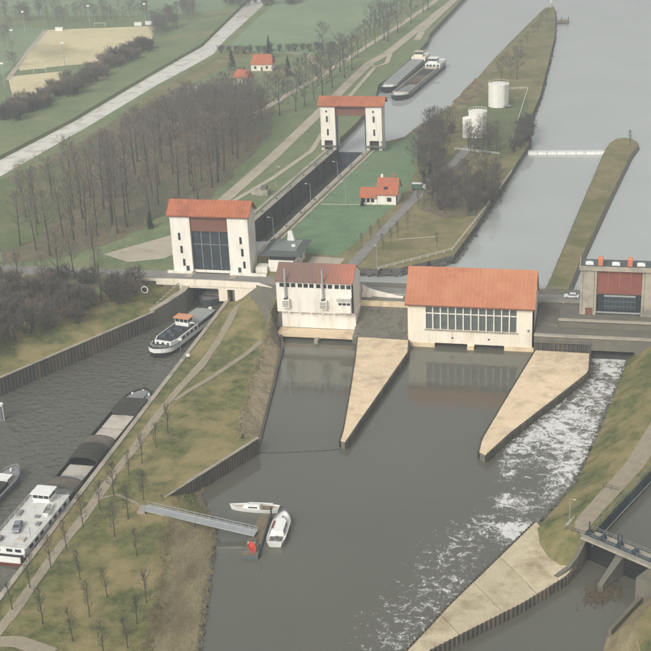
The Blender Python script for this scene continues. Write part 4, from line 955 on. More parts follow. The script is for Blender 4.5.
# converted ship leaving the lock, bow towards the camera
t = thing('motor_ship', 'white and black ship with orange wheelhouse roof leaving the lock', 'ship')
hull(t, 33, 6.4, -1.2, 2.0, .17, .12, 'hull_black', 'deck_black', .7, .93, .6, rail=1.15)
MB().prism([(-2.9, -3.5), (2.9, -3.5), (2.9, 8.5), (2.2, 11.2), (-2.2, 11.2), (-2.9, 8.5)], 1.64, 3.0).build('deckhouse', 'white_paint', t)
dk = MB().prism([(-2.6, -3.3), (2.6, -3.3), (2.6, 8.3), (2.0, 10.8), (-2.0, 10.8), (-2.6, 8.3)], 3.001, 3.12).build('upper_deck', 'deck_black', t)
for i in range(5): MB().box(-2.96, -2.905, -2.6+i*2.4, -1.3+i*2.4, 2.0, 2.7).build('window', 'glass_dark', t); MB().box(2.905, 2.96, -2.6+i*2.4, -1.3+i*2.4, 2.0, 2.7).build('window', 'glass_dark', t)
for x in (-1.4, 0, 1.4): MB().box(x-.3, x+.3, 11.205, 11.26, 2.0, 2.6).build('window', 'glass_dark', t)
for x, y in ((-1.2, 3), (1.0, 4.6), (-.9, 6.8), (1.1, 8.2), (.2, 2.0)): MB().prism([(x-.9, y-.8), (x+.8, y-.9), (x+.9, y+.7), (x-.7, y+.9)], 3.121, 3.7, [(x-.5, y-.5), (x+.5, y-.4), (x+.4, y+.5), (x-.6, y+.4)]).build('covered_gear', 'steel_dark', t)
wheelhouse(t, 0, -1.6, 3.13, 3.6, 2.8, 2.4, 'orange_roof_paint')
MB().prism([(-2.7, -15.2), (2.7, -15.2), (2.9, -13.5), (2.9, -3.9), (-2.9, -3.9), (-2.9, -13.5)], 1.64, 2.7).build('after_house', 'hull_grey', t)
MB().prism([(-2.5, -15.0), (2.5, -15.0), (2.75, -13.4), (2.75, -4.0), (-2.75, -4.0), (-2.75, -13.4)], 2.701, 2.85).build('after_roof', 'hatch_grey', t)
MB().tube([(0, 13.5, 1.9), (0, 13.5, 2.6)], .35, 8).build('windlass', 'steel_dark', t)
railing(t, [(-2.8, 11.0, 1.9), (-2.0, 14, 2.2), (0, 15.6, 2.6), (2.0, 14, 2.2), (2.8, 11.0, 1.9)], .8, 'rail_white', step=1.2)
MB().box(-3.9, -2.5, .1, .5, 4.6, 4.75).build('radar_arm', 'white_paint', t)
place(t, -123.6, 335.5, 0, 180-11); t.scale = (1.22, 1.0, 1.08)
# bow of a following barge under the bridge
t = thing('cargo_barge', 'grey barge bow just visible under the lock bridge', 'barge')
hull(t, 60, 8.4, -1.2, 1.7, .12, .05, 'hull_grey', 'deck_grey', .6, .95, .7)
MB().box(-3.4, 3.4, -26, 20, 1.36, 2.5).build('hold_cover', 'hatch_grey', t)
MB().box(-3.0, 3.0, 21.5, 23.8, 1.36, 2.0).build('fore_hatch', 'hatch_pale', t)
mb = MB(); mb.tube([(1.8, 25, 1.5), (1.8, 25, 3.0)], .1, 6); mb.build('mast', 'steel_dark', t)
place(t, -121.2, 388.5, 0, 180-5)
# small barge at the left edge
t = thing('cargo_barge', 'blue grey barge bow at the left edge of the canal', 'barge')
hull(t, 40, 5.6, -1.2, 1.7, .14, .06, 'steel_grey', 'deck_grey', .8, .9, .7, rail=.3)
MB().box(-2.1, 2.1, -16, 12.0, 1.36, 2.3).build('hold_cover', 'tarp_dark', t)
MB().box(-1.7, 1.7, 12.4, 14.6, 1.36, 2.6).build('fore_cabin', 'white_paint', t)
MB().box(-1.9, 1.9, 12.2, 14.8, 2.601, 2.72).build('cabin_roof', 'white_paint', t)
MB().tube([(0, 17.3, 1.9), (0, 17.3, 2.8)], .25, 8).build('windlass', 'white_paint', t)
for k in range(3): MB().box(1.705, 1.75, 12.6+.65*k, 13.05+.65*k, 1.9, 2.3).build('window', 'glass_dark', t)
place(t, -138.3, 230.6, 0, -3.0)
# two barges above the lock
t = thing('cargo_barge', 'grey barge with pale closed hatches moored nearest the upper quay', 'barge')
hull(t, 86, 9.0, -1.2, 2.2, .1, .06, 'hull_black', 'hatch_grey', .8, .96, .7)
for k in range(10): MB().box(-3.6, 3.6, -26+k*6, -20.2+k*6, 1.86, 3.1).build('hatch_cover', 'hatch_grey', t)
dh = MB().box(-3.8, 3.8, -40, -28, 1.86, 3.9).build('deckhouse', 'plaster_cream', t); windows_row(dh, 'window', 3.81, -39, 2.6, 4, 1.4, 2.7, 3.4, 1)
wheelhouse(t, 0, -31, 3.91, 4.4, 4, 2.8, 'hatch_pale', 'plaster_cream')
MB().box(-2.6, 2.6, 35, 39, 2.0, 2.7).build('forecastle_hatch', 'white_paint', t)
place(t, -110.5, 672.0, 6, 180-4.5)
t = thing('cargo_barge', 'dark open barge with brown cargo and white stern in the upper canal', 'barge')
hull(t, 84, 9.4, -1.2, 2.2, .09, .05, 'hull_black', 'deck_grey', .8, .97, .7, rail=.18)
MB().box(-4.0, -3.75, -24, 36, 1.86, 3.2).box(3.75, 4.0, -24, 36, 1.86, 3.2).box(-3.75, 3.75, 35.75, 36, 1.86, 3.2).box(-3.75, 3.75, -24, -23.75, 1.86, 3.2).build('coaming', 'hatch_pale', t)
for a, b, mt in ((14, 35.5, 'hull_grey'), (4, 13.5, 'cargo_brown'), (-8, 3.5, 'tarp_brown'), (-23.5, -8.5, 'tarp_dark')):
    rows = []; mb = MB(); nx_, ny_ = 6, 8
    for j in range(ny_+1):
        for i in range(nx_+1): mb.v.append((lerp(-3.7, 3.7, i/nx_), lerp(a, b, j/ny_), 2.0+(.7*math.sin(i/nx_*math.pi)*random.uniform(.6, 1.1) if mt == 'cargo_brown' else 0)))
    for j in range(ny_):
        for i in range(nx_): q = j*(nx_+1)+i; mb.f.append((q, q+1, q+nx_+2, q+nx_+1))
    mb.build('cargo', mt, t)
dh = MB().box(-4.0, 4.0, -40, -26, 1.86, 4.2).build('deckhouse', 'white_paint', t); windows_row(dh, 'window', 4.01, -39, 2.6, 4, 1.4, 2.8, 3.6, 1)
for x in (-3, -1, 1, 2.6): MB().box(x-.6, x+.6, -25.99, -25.93, 2.8, 3.7).build('window', 'glass_dark', dh)
wheelhouse(t, 0, -29, 4.21, 4.6, 4.2, 2.8, 'white_paint')
MB().box(-2.6, 2.6, 37, 39, 2.0, 2.7).build('forecastle_hatch', 'white_paint', t)
place(t, -100.8, 655.0, 6, 180-6.5)
# ------------------------------------------------------------------ jetty and boats
t = thing('gangway', 'long grey metal gangway from the grass bank to the pontoon', 'gangway', (-97.5, 232, 3.6))
ga, gb = Vector((-97.6, 232.0, 4.75)), Vector((-72.4, 230.6, 1.5)); gd = (gb-ga).normalized(); gn = Vector((-gd.y, gd.x, 0)).normalized()
MB().bar(ga, gb, 2.1, .16).build('walkway', 'galvanised', t)
for s_ in (-1, 1):
    mb = MB()
    for h_ in (.45, 1.05): mb.bar(ga+gn*(s_*1.0)+Vector((0, 0, h_)), gb+gn*(s_*1.0)+Vector((0, 0, h_)), .09)
    for i in range(15): q = ga+(gb-ga)*(i/14)+gn*(s_*1.0); mb.bar(q, q+Vector((0, 0, 1.05)), .07)
    mb.bar(ga+gn*(s_*1.0)+Vector((0, 0, -.05)), gb+gn*(s_*1.0)+Vector((0, 0, -.05)), .14, .4)
    mb.build('railing', 'galvanised', t)
mb = MB(); q = ga+(gb-ga)*.46
for s_ in (-1, 1): mb.tube([q+gn*(s_*.9)+Vector((0, 0, -.2)), Vector(((q+gn*s_*.9).x, (q+gn*s_*.9).y, -3))], .14, 6)
mb.build('trestle', 'steel_dark', t)
MB().box(-99.2, -97.4, 230.6, 233.4, 3.0, 4.6).build('abutment', 'concrete', t)
t = thing('pontoon', 'dark floating pontoon at the end of the gangway', 'pontoon', (-71.6, 231, 0))
MB().prism([(-73.4, 222.6), (-69.9, 222.9), (-71.6, 240.0), (-74.2, 239.8)], -.4, .75).build('float', 'pontoon', t)
MB().prism([(-73.2, 222.8), (-70.1, 223.1), (-71.8, 239.8), (-74.0, 239.6)], .751, .84).build('decking', 'timber', t)
railing(t, [(-73.3, 222.8, .84), (-70.0, 223.1, .84)], .9, 'rail_grey', step=1)
for x, y in ((-70.3, 224), (-71.7, 239)): MB().tube([(x+.5, y, -3), (x+.5, y, 3.2)], .2, 8).build('pile', 'steel_dark', t)
t = thing('deck_box', 'tan storage box on the pontoon beside the gangway end', 'box', (-72.6, 227.9, .84)); MB().box(-73.4, -71.6, 227.2, 228.5, .84, 1.5).build('body', 'hatch_pale', t); MB().box(-73.5, -71.5, 227.1, 228.6, 1.501, 1.6).build('lid', 'tarp_brown', t)
t = small_boat('dinghy', 'red dinghy lying on the pontoon', 'dinghy', 3.2, 1.5, .5, 'dinghy_red', 'dinghy_red'); MB().box(-.55, .55, -.3, 0, .3, .38).build('thwart', 'dinghy_red', t); place(t, -71.8, 225.2, 1.1, 28)
t = small_boat('sailing_yacht', 'slender white sailing yacht moored across the pontoon head', 'yacht', 11.4, 3.0, 1.0, 'white_paint', 'hatch_pale', .6, .25, .6)
MB().prism([(-.9, -1.5), (.9, -1.5), (.6, 2.6), (-.6, 2.6)], .65, 1.45, [(-.7, -1.3), (.7, -1.3), (.4, 2.2), (-.4, 2.2)]).build('cabin', 'white_paint', t); MB().box(-.8, .8, -4.2, -1.8, .66, .75).build('cockpit', 'timber', t)
for s_ in (-1, 1): MB().box(min(s_*.72, s_*.9), max(s_*.72, s_*.9), -.9, 1.2, 1.0, 1.2).build('window', 'glass_dark', t)
MB().tube([(0, 1.2, 1.4), (0, 1.2, 2.2)], .07, 6).build('mast_stump', 'galvanised', t); MB().tube([(0, 1.0, 1.9), (0, -4.4, 2.0)], .09, 6).build('boom', 'galvanised', t)
place(t, -76.0, 242.3, 0, 92)
t = small_boat('motor_cruiser', 'broad white motor cruiser moored beyond the pontoon', 'cruiser', 12.6, 4.1, 1.4, 'white_paint', 'white_paint', .4, .2, .8)
MB().prism([(-1.5, -3.2), (1.5, -3.2), (1.5, 1.6), (1.0, 3.4), (-1.0, 3.4), (-1.5, 1.6)], 1.05, 2.3, [(-1.3, -3), (1.3, -3), (1.3, 1.2), (.8, 2.4), (-.8, 2.4), (-1.3, 1.2)]).build('cabin', 'white_paint', t)
MB().box(-1.42, -.95, -2.2, .9, 2.305, 2.4).build('sun_hatch', 'rust_beam', t)
for s_ in (-1, 1):
    for k in range(2): MB().box(min(s_*1.4, s_*1.52), max(s_*1.4, s_*1.52), -2.4+2*k, -1.0+2*k, 1.5, 1.95).build('window', 'glass_dark', t)
MB().box(-1.4, 1.4, -5.4, -3.4, 1.06, 1.15).build('cockpit', 'deck_grey', t)
for x, y in ((-.9, -4.8), (.2, -4.3), (.9, -5.0)): MB().obox(x, y, 1.151, .6, .6, .5, .4).build('seat', 'tarp_brown', t)
for x, y in ((0, 4.2), (-.6, 3.6), (.6, 3.6)): MB().obox(x, y, 1.3, .4, .4, .2, .3).build('deck_hatch', 'glass_grey', t)
railing(t, [(1.6, 2.6, 1.45), (1.0, 4.6, 1.6), (0, 5.9, 1.75), (-1.0, 4.6, 1.6), (-1.6, 2.6, 1.45)], .7, 'galvanised', step=1.0)
place(t, -68.0, 234.0, 0, 4)
# ------------------------------------------------------------------ small sluice bottom right
ang = math.radians(-33); su = Vector((math.cos(ang), math.sin(ang), 0)); sv = Vector((-su.y, su.x, 0)); o_ = Vector((-3.4, 232.2, 0))
def SL(u, v, z): p = o_+su*u+sv*v; return (p.x, p.y, z)
def sbox(mb, u0, u1, v0, v1, z0, z1): 
    P = [SL(u0, v0, 0)[:2], SL(u1, v0, 0)[:2], SL(u1, v1, 0)[:2], SL(u0, v1, 0)[:2]]; return mb.prism(P, z0, z1)
t = thing('sluice_bridge', 'small grey sluice footbridge with racks at the lower right', 'sluice', o_)
sbox(MB(), -.6, 26, -.2, 1.2, 5.4, 5.75).build('walkway', 'concrete', t)
sbox(MB(), -.6, 26, 2.2, 3.8, 5.4, 5.75).build('walkway', 'concrete', t)
sbox(MB(), -.6, 26, 1.25, 2.15, 5.6, 6.1).build('gate_beam', 'steel_dark', t)
for u in (.3, 3.6, 7.6, 11.2, 15.4, 21):
    g = sbox(MB(), u-.45, u+.45, 1.0, 2.3, 6.101, 6.9).build('gear_box', 'steel_dark', t)
    if u in (.3, 7.6, 21): 
        for d_ in ((0,) if u < 1 else (-.45, .35)): sbox(MB(), u+d_-.09, u+d_+.09, 1.5, 1.72, 6.9, 9.0).build('gate_rack', 'steel_dark', g)
for v, nm in ((-.15, 'railing'), (1.1, 'railing'), (3.75, 'railing')):
    railing(t, [SL(-.4, v, 5.75), SL(26, v, 5.75)], 1.0, 'rail_grey', r=.07, step=1.7)
sbox(MB(), .2, 8.0, 1.5, 1.8, -5, 5.4).build('gate_leaf', 'hull_black', t); sbox(MB(), 8.6, 15.6, 1.5, 1.8, -5, 5.4).build('gate_leaf', 'hull_black', t)
pa, pb = SL(8.2, -.3, 0), (G(600, 589, .6)[0], G(600, 589, .6)[1], 0)
d = Vector((pb[0]-pa[0], pb[1]-pa[1], 0)).normalized(); nn = Vector((-d.y, d.x, 0))*.85; P0 = Vector(pa)-d*3.5; P1 = Vector(pb)
MB().prism(ccw([(P0+nn)[:2], (P1+nn*.75)[:2], (P1+d*.7)[:2], (P1-nn*.75)[:2], (P0-nn)[:2]]), -5, 1.0).build('pier_foot', 'concrete_grey', t)
k = ccw([tuple((P0+nn)[:2]), tuple((P1+nn*.6)[:2]), tuple((P1-nn*.6)[:2]), tuple((P0-nn)[:2])])
MB().prism(k, 1.0, [5.38 if (Vector((*q, 0))-P0).length < 3 else 1.6 for q in k]).build('pier', 'concrete_grey', t)
t = thing('wing_wall', 'curved concrete wing wall left of the small sluice', 'wall', (-4, 230, 0))
wc = [(-2.6, 233.2), (-3.2, 230.6), (-4.2, 228.2), (-5.8, 225.6), (-8.0, 222.7)]
for i in range(4):
    a, b = wc[i], wc[i+1]; zA = [5.6, 5.0, 3.8, 2.6, 2.15]; d = Vector((b[0]-a[0], b[1]-a[1])).normalized(); nn = Vector((d.y, -d.x))*.9
    MB().prism(ccw([a, b, (b[0]+nn.x, b[1]+nn.y), (a[0]+nn.x, a[1]+nn.y)]), -5, [zA[i] if q in (0, 3) else zA[i+1] for q in range(4)] if ccw([a, b, (b[0]+nn.x, b[1]+nn.y), (a[0]+nn.x, a[1]+nn.y)])[0] == a else [zA[i], zA[i+1], zA[i+1], zA[i]]).build('wall_section', 'concrete_grey', t)
t = thing('wing_wall', 'low concrete wall edging the brown bank at the lower right', 'wall', (8, 218, 0))
MB().prism(ccw([(11.2, 224.2), (7.3, 216.6), (2.8, 207.3), (2.2, 207.5), (6.6, 217), (10.6, 224.6)]), -5, 1.7).build('wall_face', 'concrete_grey', t)
t = thing('wing_wall', 'right abutment of the small sluice at the frame edge', 'wall', (12, 224, 0)); sbox(MB(), 15.4, 20, -4.5, 4, -5, 5.35).build('wall_face', 'concrete_grey', t)
# wall with railing along the side pool
t = thing('pool_wall', 'dark sheet pile wall with white railing beside the right tow path', 'wall', (4, 246, 3))
wl = [(x, y, z) for x, y, z in Pp[::-1]]
mb = MB(); row = []
for a, b in zip(wl, wl[1:]):
    A, B_ = Vector(a), Vector(b); d = (B_-A); dn = Vector((d.y, -d.x, 0)).normalized(); k = max(1, int(d.length/.9))
    for i in range(k):
        for f, o in ((0, .05), (.35, .05), (.5, .35), (.85, .35)): q = A+d*((i+f)/k)+dn*o; row.append(q)
n = len(row); mb.add([(q.x, q.y, q.z+.1) for q in row]+[(q.x, q.y, -5) for q in row], [(i, n+i, n+i+1, i+1) for i in range(n-1)])
mb.build('sheet_piling', 'steel_dark', t); railing(t, [(x-.3, y+.1, z) for x, y, z in wl], 1.1, 'rail_grey', r=.07, step=1.8)
railing(t, [(x+.5, y-.2, 3.6) for x, y, z in wl], .25, 'galvanised', r=.12, step=3)
# debris raft
mb = MB()
for i in range(900):
    u, v = random.gauss(9.6, 1.3), random.gauss(-6.4, 2.3); p = SL(u, v, 0); a = random.uniform(0, 3.14); l = random.uniform(.08, .5) if i % 9 else random.uniform(.5, 1.8)
    mb.bar((p[0]-l*math.cos(a)/2, p[1]-l*math.sin(a)/2, random.uniform(.02, .3)), (p[0]+l*math.cos(a)/2, p[1]+l*math.sin(a)/2, random.uniform(.02, .3)), random.uniform(.04, .16))
o = mb.build('driftwood', 'debris', None, kind='stuff'); tag(o, 'brown driftwood and litter floating below the small sluice', 'debris')
# ------------------------------------------------------------------ lamps, fences, signs, boom
def lamp_proto(h=9.0):
    t = thing('street_lamp', 'lamp', 'street lamp'); MB().tube([(0, 0, 0), (0, 0, h*.6), (0, 0, h)], [.13, .1, .07], 7).build('pole', 'galvanised', t)
    MB().tube([(0, 0, h), (-.5, 0, h+.35), (-1.6, 0, h+.45)], .055, 6).build('arm', 'galvanised', t); MB().box(-2.2, -1.4, -.16, .16, h+.35, h+.5).build('lamp_head', 'white_paint', t); return t
LP = lamp_proto(); used = [False]
def lamp(x, y, z, rot, label, s=1.0):
    o = LP if not used[0] else copy_tree(LP); used[0] = True
    o['label'] = label; o['group'] = 'lamp posts around the lock'; o.location = (x, y, z); o.rotation_euler.z = math.radians(rot); o.scale = (s, s, s); return o
for px, py, rot, lab in ((274, 240, 0, 'grey lamp post between near gate house and control building'), (311, 205, 0, 'grey lamp post at the right lock edge level with the keeper house'), (338, 182, 0, 'grey lamp post at the right lock edge nearest the far gate house'), (346, 203, 0, 'tall grey pole on the lawn left of the keeper house'), (276, 187, 180, 'grey lamp post on the left lock side'), (377, 268, 90, 'lamp post in dry grass behind the power house')):
    x, y = G(px, py, 8.5); lamp(x, y, 8.5, rot, lab, .85)
x, y = G(569.5, 520, 6); lamp(x, y, 5.6, 150, 'pole lamp on the green bank above the small sluice', .6)
def fence(label, pts, h, material, step, rails=(.5, 1.0), r=.07, name='fence'):
    t = thing(name, label, 'fence', (pts[0][0], pts[0][1], pts[0][2])); 
    for a, b in zip(pts, pts[1:]):
        A, B_ = Vector(a), Vector(b); n = max(1, int((B_-A).length/step))
        for i in range(n): MB().bar(A+(B_-A)*(i/n), A+(B_-A)*(i/n)+Vector((0, 0, h)), r*1.3).build('post', material, t)
        mb = MB()
        for k in rails: mb.bar(A+Vector((0, 0, h*k)), B_+Vector((0, 0, h*k)), r)
        mb.build('rail', material, t)
    return t
fence('white fence along the upstream bank of the dry meadow', [(*G(378, 270), 8.5), (*G(452, 251), 8.5), (*G(486, 208), 8.5), (*G(512, 172), 8.5)], 1.0, 'rail_white', 3, r=.1)
fence('white fence around the tank lawn', [(*G(507, 90), 8.5), (*G(528, 89), 8.5), (*G(512, 140), 8.5), (*G(508, 148), 8.5)], 1.0, 'rail_white', 3, r=.1)
fence('white fence on the meadow side of the near tank', [(*G(455, 150), 8.5), (*G(500, 155), 8.5)], 1.0, 'rail_white', 3, r=.13)
fence('dark railing at the upper end of the green bank path', [(*G(603, 488, 6), 6.0), (*G(619, 492, 6), 6.0)], 1.1, 'steel_dark', 1.5)
fence('dark railing at the lower end of the path by the sluice', [(*G(565, 529, 5.8), 5.6), (*G(585, 536, 5.8), 5.7)], 1.1, 'steel_dark', 1.5)
fence('white barrier railing on the brow of the green bank', [(*G(565, 528, 5.6), 5.3), (*G(574, 520, 5.6), 5.5)], .9, 'rail_white', 1.0, r=.1)
fence('grey safety railing along the left edge of the lock chamber', [(lock_w(y)-.9, y, 8.78) for y in (375, 420, 470, 512)], 1.0, 'rail_grey', 3.5, r=.06)
fence('white safety railing along the right edge of the lock chamber', [(lock_e(y)+.9, y, 8.78) for y in (392, 430, 470, 511)], 1.0, 'rail_white', 3.5, r=.06)
fence('grey guard rail along the upstream edge of the dam road', [(-55, 363.8, 8.5), (-20, 363.8, 8.5), (60, 363.8, 8.5)], 1.0, 'rail_grey', 3, r=.07)
fence('white guard rail on the road between pump house and power house', [(-69, 353.2, 8.5), (-57, 352.4, 8.5)], 1.0, 'rail_white', 2, r=.07)
fence('grey guard rail on the dam left of the weir gate house', [(-20, 352.9, 8.5), (-9, 352.9, 8.5)], .9, 'concrete', 2, r=.16)
t = thing('winch_house', 'small pale concrete winch housing on the left lock side', 'machinery', (-128.5, 451, 8.5)); MB().box(-131, -126.8, 448.5, 453, 8.45, 10.4).build('housing', 'concrete', t); MB().box(-129.6, -127.4, 449.6, 452, 10.401, 11.7).build('drum_cover', 'concrete_grey', t); MB().box(-133.4, -131.02, 449.6, 451.8, 8.45, 9.6).build('plinth', 'concrete', t)
t = thing('cable_boom', 'thin dark cable boom from the short sheet pile wall to the wedge pier tip', 'boom', (-72, 271, 0)); MB().tube([(lerp(-82, -62.9, i/12), lerp(268.6, 273.0, i/12)-.5*math.sin(i/12*math.pi), .06) for i in range(13)], .1, 5).build('cable', 'steel_dark', t)
for i in range(1, 9): MB().tube([(lerp(-82, -62.9, i/9)-.25, lerp(268.6, 273, i/9)-.5*math.sin(i/9*math.pi), .08), (lerp(-82, -62.9, i/9)+.25, lerp(268.6, 273, i/9)-.5*math.sin(i/9*math.pi), .08)], .2, 7).build('float', 'tarp_brown', t)
# navigation sign
x, y = -138.6, 347.0
t = thing('navigation_sign', 'dark round topped signal board with white rim on the canal slope', 'sign', (x, y, 7.2)); MB().tube([(x, y, 5.0), (x, y, 8.9)], .09, 6).build('post', 'steel_dark', t)
MB().tube([(x, y-.1, 9.9), (x, y+.05, 9.9)], 1.15, 20).build('rim', 'rail_white', t); MB().tube([(x, y-.16, 9.9), (x, y-.11, 9.9)], .85, 20).build('board', 'hull_black', t)
# mooring marks and poles
def marker(px, py, z, label, h=3.6):
    x, y = G(px, py, z); t = thing('mooring_post', label, 'post', (x, y, z), 'white topped mooring posts'); MB().tube([(x, y, z-4), (x, y, z+h)], .16, 8).build('post', 'steel_grey', t); MB().obox(x, y, z+h, 1.0, .5, .7, .4).build('top_board', 'white_paint', t)
marker(189, 368, 0, 'white topped mooring post beside the tow path below the white ship'); marker(181, 352, 0, 'white topped mooring post at the flank of the white ship')
marker(178, 371, 0, 'low white mooring mark ahead of the white ship', 1.2); marker(211, 320, 0, 'white topped mooring post under the bridge approach')
x, y = G(2, 420, 0); t = thing('mooring_dolphin', 'white capped steel dolphin at the left picture edge', 'dolphin', (x, y, 0)); MB().tube([(x, y, -5), (x, y, 4.2)], .7, 12).build('pile', 'steel_grey', t); MB().tube([(x, y, 4.2), (x, y, 4.7)], .9, 12).build('cap', 'white_paint', t); MB().bar((x+.8, y-.3, 0), (x+.8, y-.3, 4.4), .15).build('ladder', 'rail_white', t)
# floating boom at the forebay
t = thing('floating_boom', 'white floating boom between island and breakwater head', 'boom', (-20, 523, 6))
for i in range(8):
    a, b = lerp(-36.0, -5.2, i/8)+.06, lerp(-36.0, -5.2, (i+1)/8)-.06; y = lerp(522.0, 524.4, (i+.5)/8)
    MB().prism([(a, y-1.2), (b, y-1.2), (b, y+1.2), (a, y+1.2)], 5.7, 7.0).build('float', 'white_paint', t)
railing(t, [(-36, 520.9, 7.0), (-5.2, 523.3, 7.0)], .9, 'rail_white', step=3)
# green van and yard things by the house
t = thing('van', 'green flat roofed van parked beside the keeper house', 'van', (-71.8, 461, 8.6))
MB().prism([(-74.4, 460), (-70.2, 460), (-70.2, 462), (-74.4, 462)], 9.0, 10.9).build('body', 'van_green', t); MB().prism([(-70.19, 460.05), (-68.9, 460.05), (-68.9, 461.95), (-70.19, 461.95)], 9.0, 10.5, [(-70.19, 460.15), (-69.4, 460.15), (-69.4, 461.85), (-70.19, 461.85)]).build('cab', 'white_paint', t)
MB().box(-74.3, -70.3, 460.1, 461.9, 10.901, 10.96).build('roof', 'white_paint', t)
for x in (-73.6, -69.9):
    for y in (460.0, 461.8): MB().tube([(x, y, 8.95), (x, y+.2, 8.95)], .36, 10).build('wheel', 'rubber', t)
# beacon at the spit end
t = thing('navigation_beacon', 'small dark topped beacon at the far end of the spit', 'beacon', (-47, 868, 8.5)); MB().tube([(-47, 868, 8.4), (-47, 868, 11.5)], [1.3, .8], 10).build('base', 'concrete', t); MB().tube([(-47, 868, 11.5), (-47, 868, 15)], .35, 8).build('mast', 'white_paint', t); MB().tube([(-47, 868, 15), (-47, 868, 17.5)], [1.1, .1], 8).build('top_mark', 'hull_black', t)
t = thing('landing_stage', 'grey timber landing stage beside the spit end', 'landing', (-37, 826, 6)); MB().box(-42, -33.5, 822, 830, 6.9, 7.3).build('deck', 'timber', t)
for x in (-38, -34): 
    for y in (822.5, 829.5): MB().tube([(x, y, 3), (x, y, 9.0)], .3, 7).build('pile', 'timber', t)
railing(t, [(-40, 822, 7.3), (-33.6, 822, 7.3), (-33.6, 830, 7.3)], 1.1, 'rail_grey', r=.12)
# sports ground
def goal(px, py, rot, label):
    x, y = G(px, py); t = thing('goal', label, 'goal', (x, y, 8.6), 'goals on the sports ground'); MB().bar((x-3.7, y, 8.6), (x-3.7, y, 11.1), .16).bar((x+3.7, y, 8.6), (x+3.7, y, 11.1), .16).bar((x-3.7, y, 11.1), (x+3.7, y, 11.1), .16).build('frame', 'rail_white', t); MB().bar((x-3.7, y+1.8, 8.6), (x-3.7, y, 11.1), .08).bar((x+3.7, y+1.8, 8.6), (x+3.7, y, 11.1), .08).build('stay', 'rail_grey', t)
goal(100, 27, 0, 'white goal frame at the far edge of the large sand pitch')
goal(40, 73, 0, 'white goal frame between the two sand pitches')
for px, py, lab in ((59, 31, 'white dugout at the far left corner of the sand pitch'), (138, 26, 'white dugout on the far right edge of the sand pitch'), (149, 25, 'white dugout in the far right corner of the sand pitch')):
    x, y = G(px, py); t = thing('dugout', lab, 'dugout', (x, y, 8.6)); MB().box(x-2.5, x+2.5, y, y+1.5, 8.6, 10.6).build('shell', 'white_paint', t); MB().box(x-2.7, x+2.7, y-.3, y+1.7, 10.601, 10.8).build('roof', 'white_paint', t)
for px, py, lab in ((25, 32, 'floodlight mast left of the sand pitch corner'), (14, 52, 'floodlight mast on the left touchline path'), (65, 66, 'floodlight mast between the sand pitches'), (146, 24, 'floodlight mast at the far right corner of the sand pitch'), (5, 88, 'floodlight mast at the left end of the small pitch'), (90, 26, 'floodlight mast behind the far touchline')):
    x, y = G(px, py); t = thing('floodlight_mast', lab, 'floodlight', (x, y, 8.5), 'floodlights round the sports ground'); MB().tube([(x, y, 8.5), (x, y, 21)], [.22, .12], 7).build('mast', 'galvanised', t); MB().box(x-.9, x+.9, y-.2, y+.2, 21, 21.9).build('lamp_head', 'white_paint', t)
ribbon('touchline_path', [G(46, 30), G(28, 52), G(12, 74), G(8, 80)], 3.0, 8.64, 'road_pale')
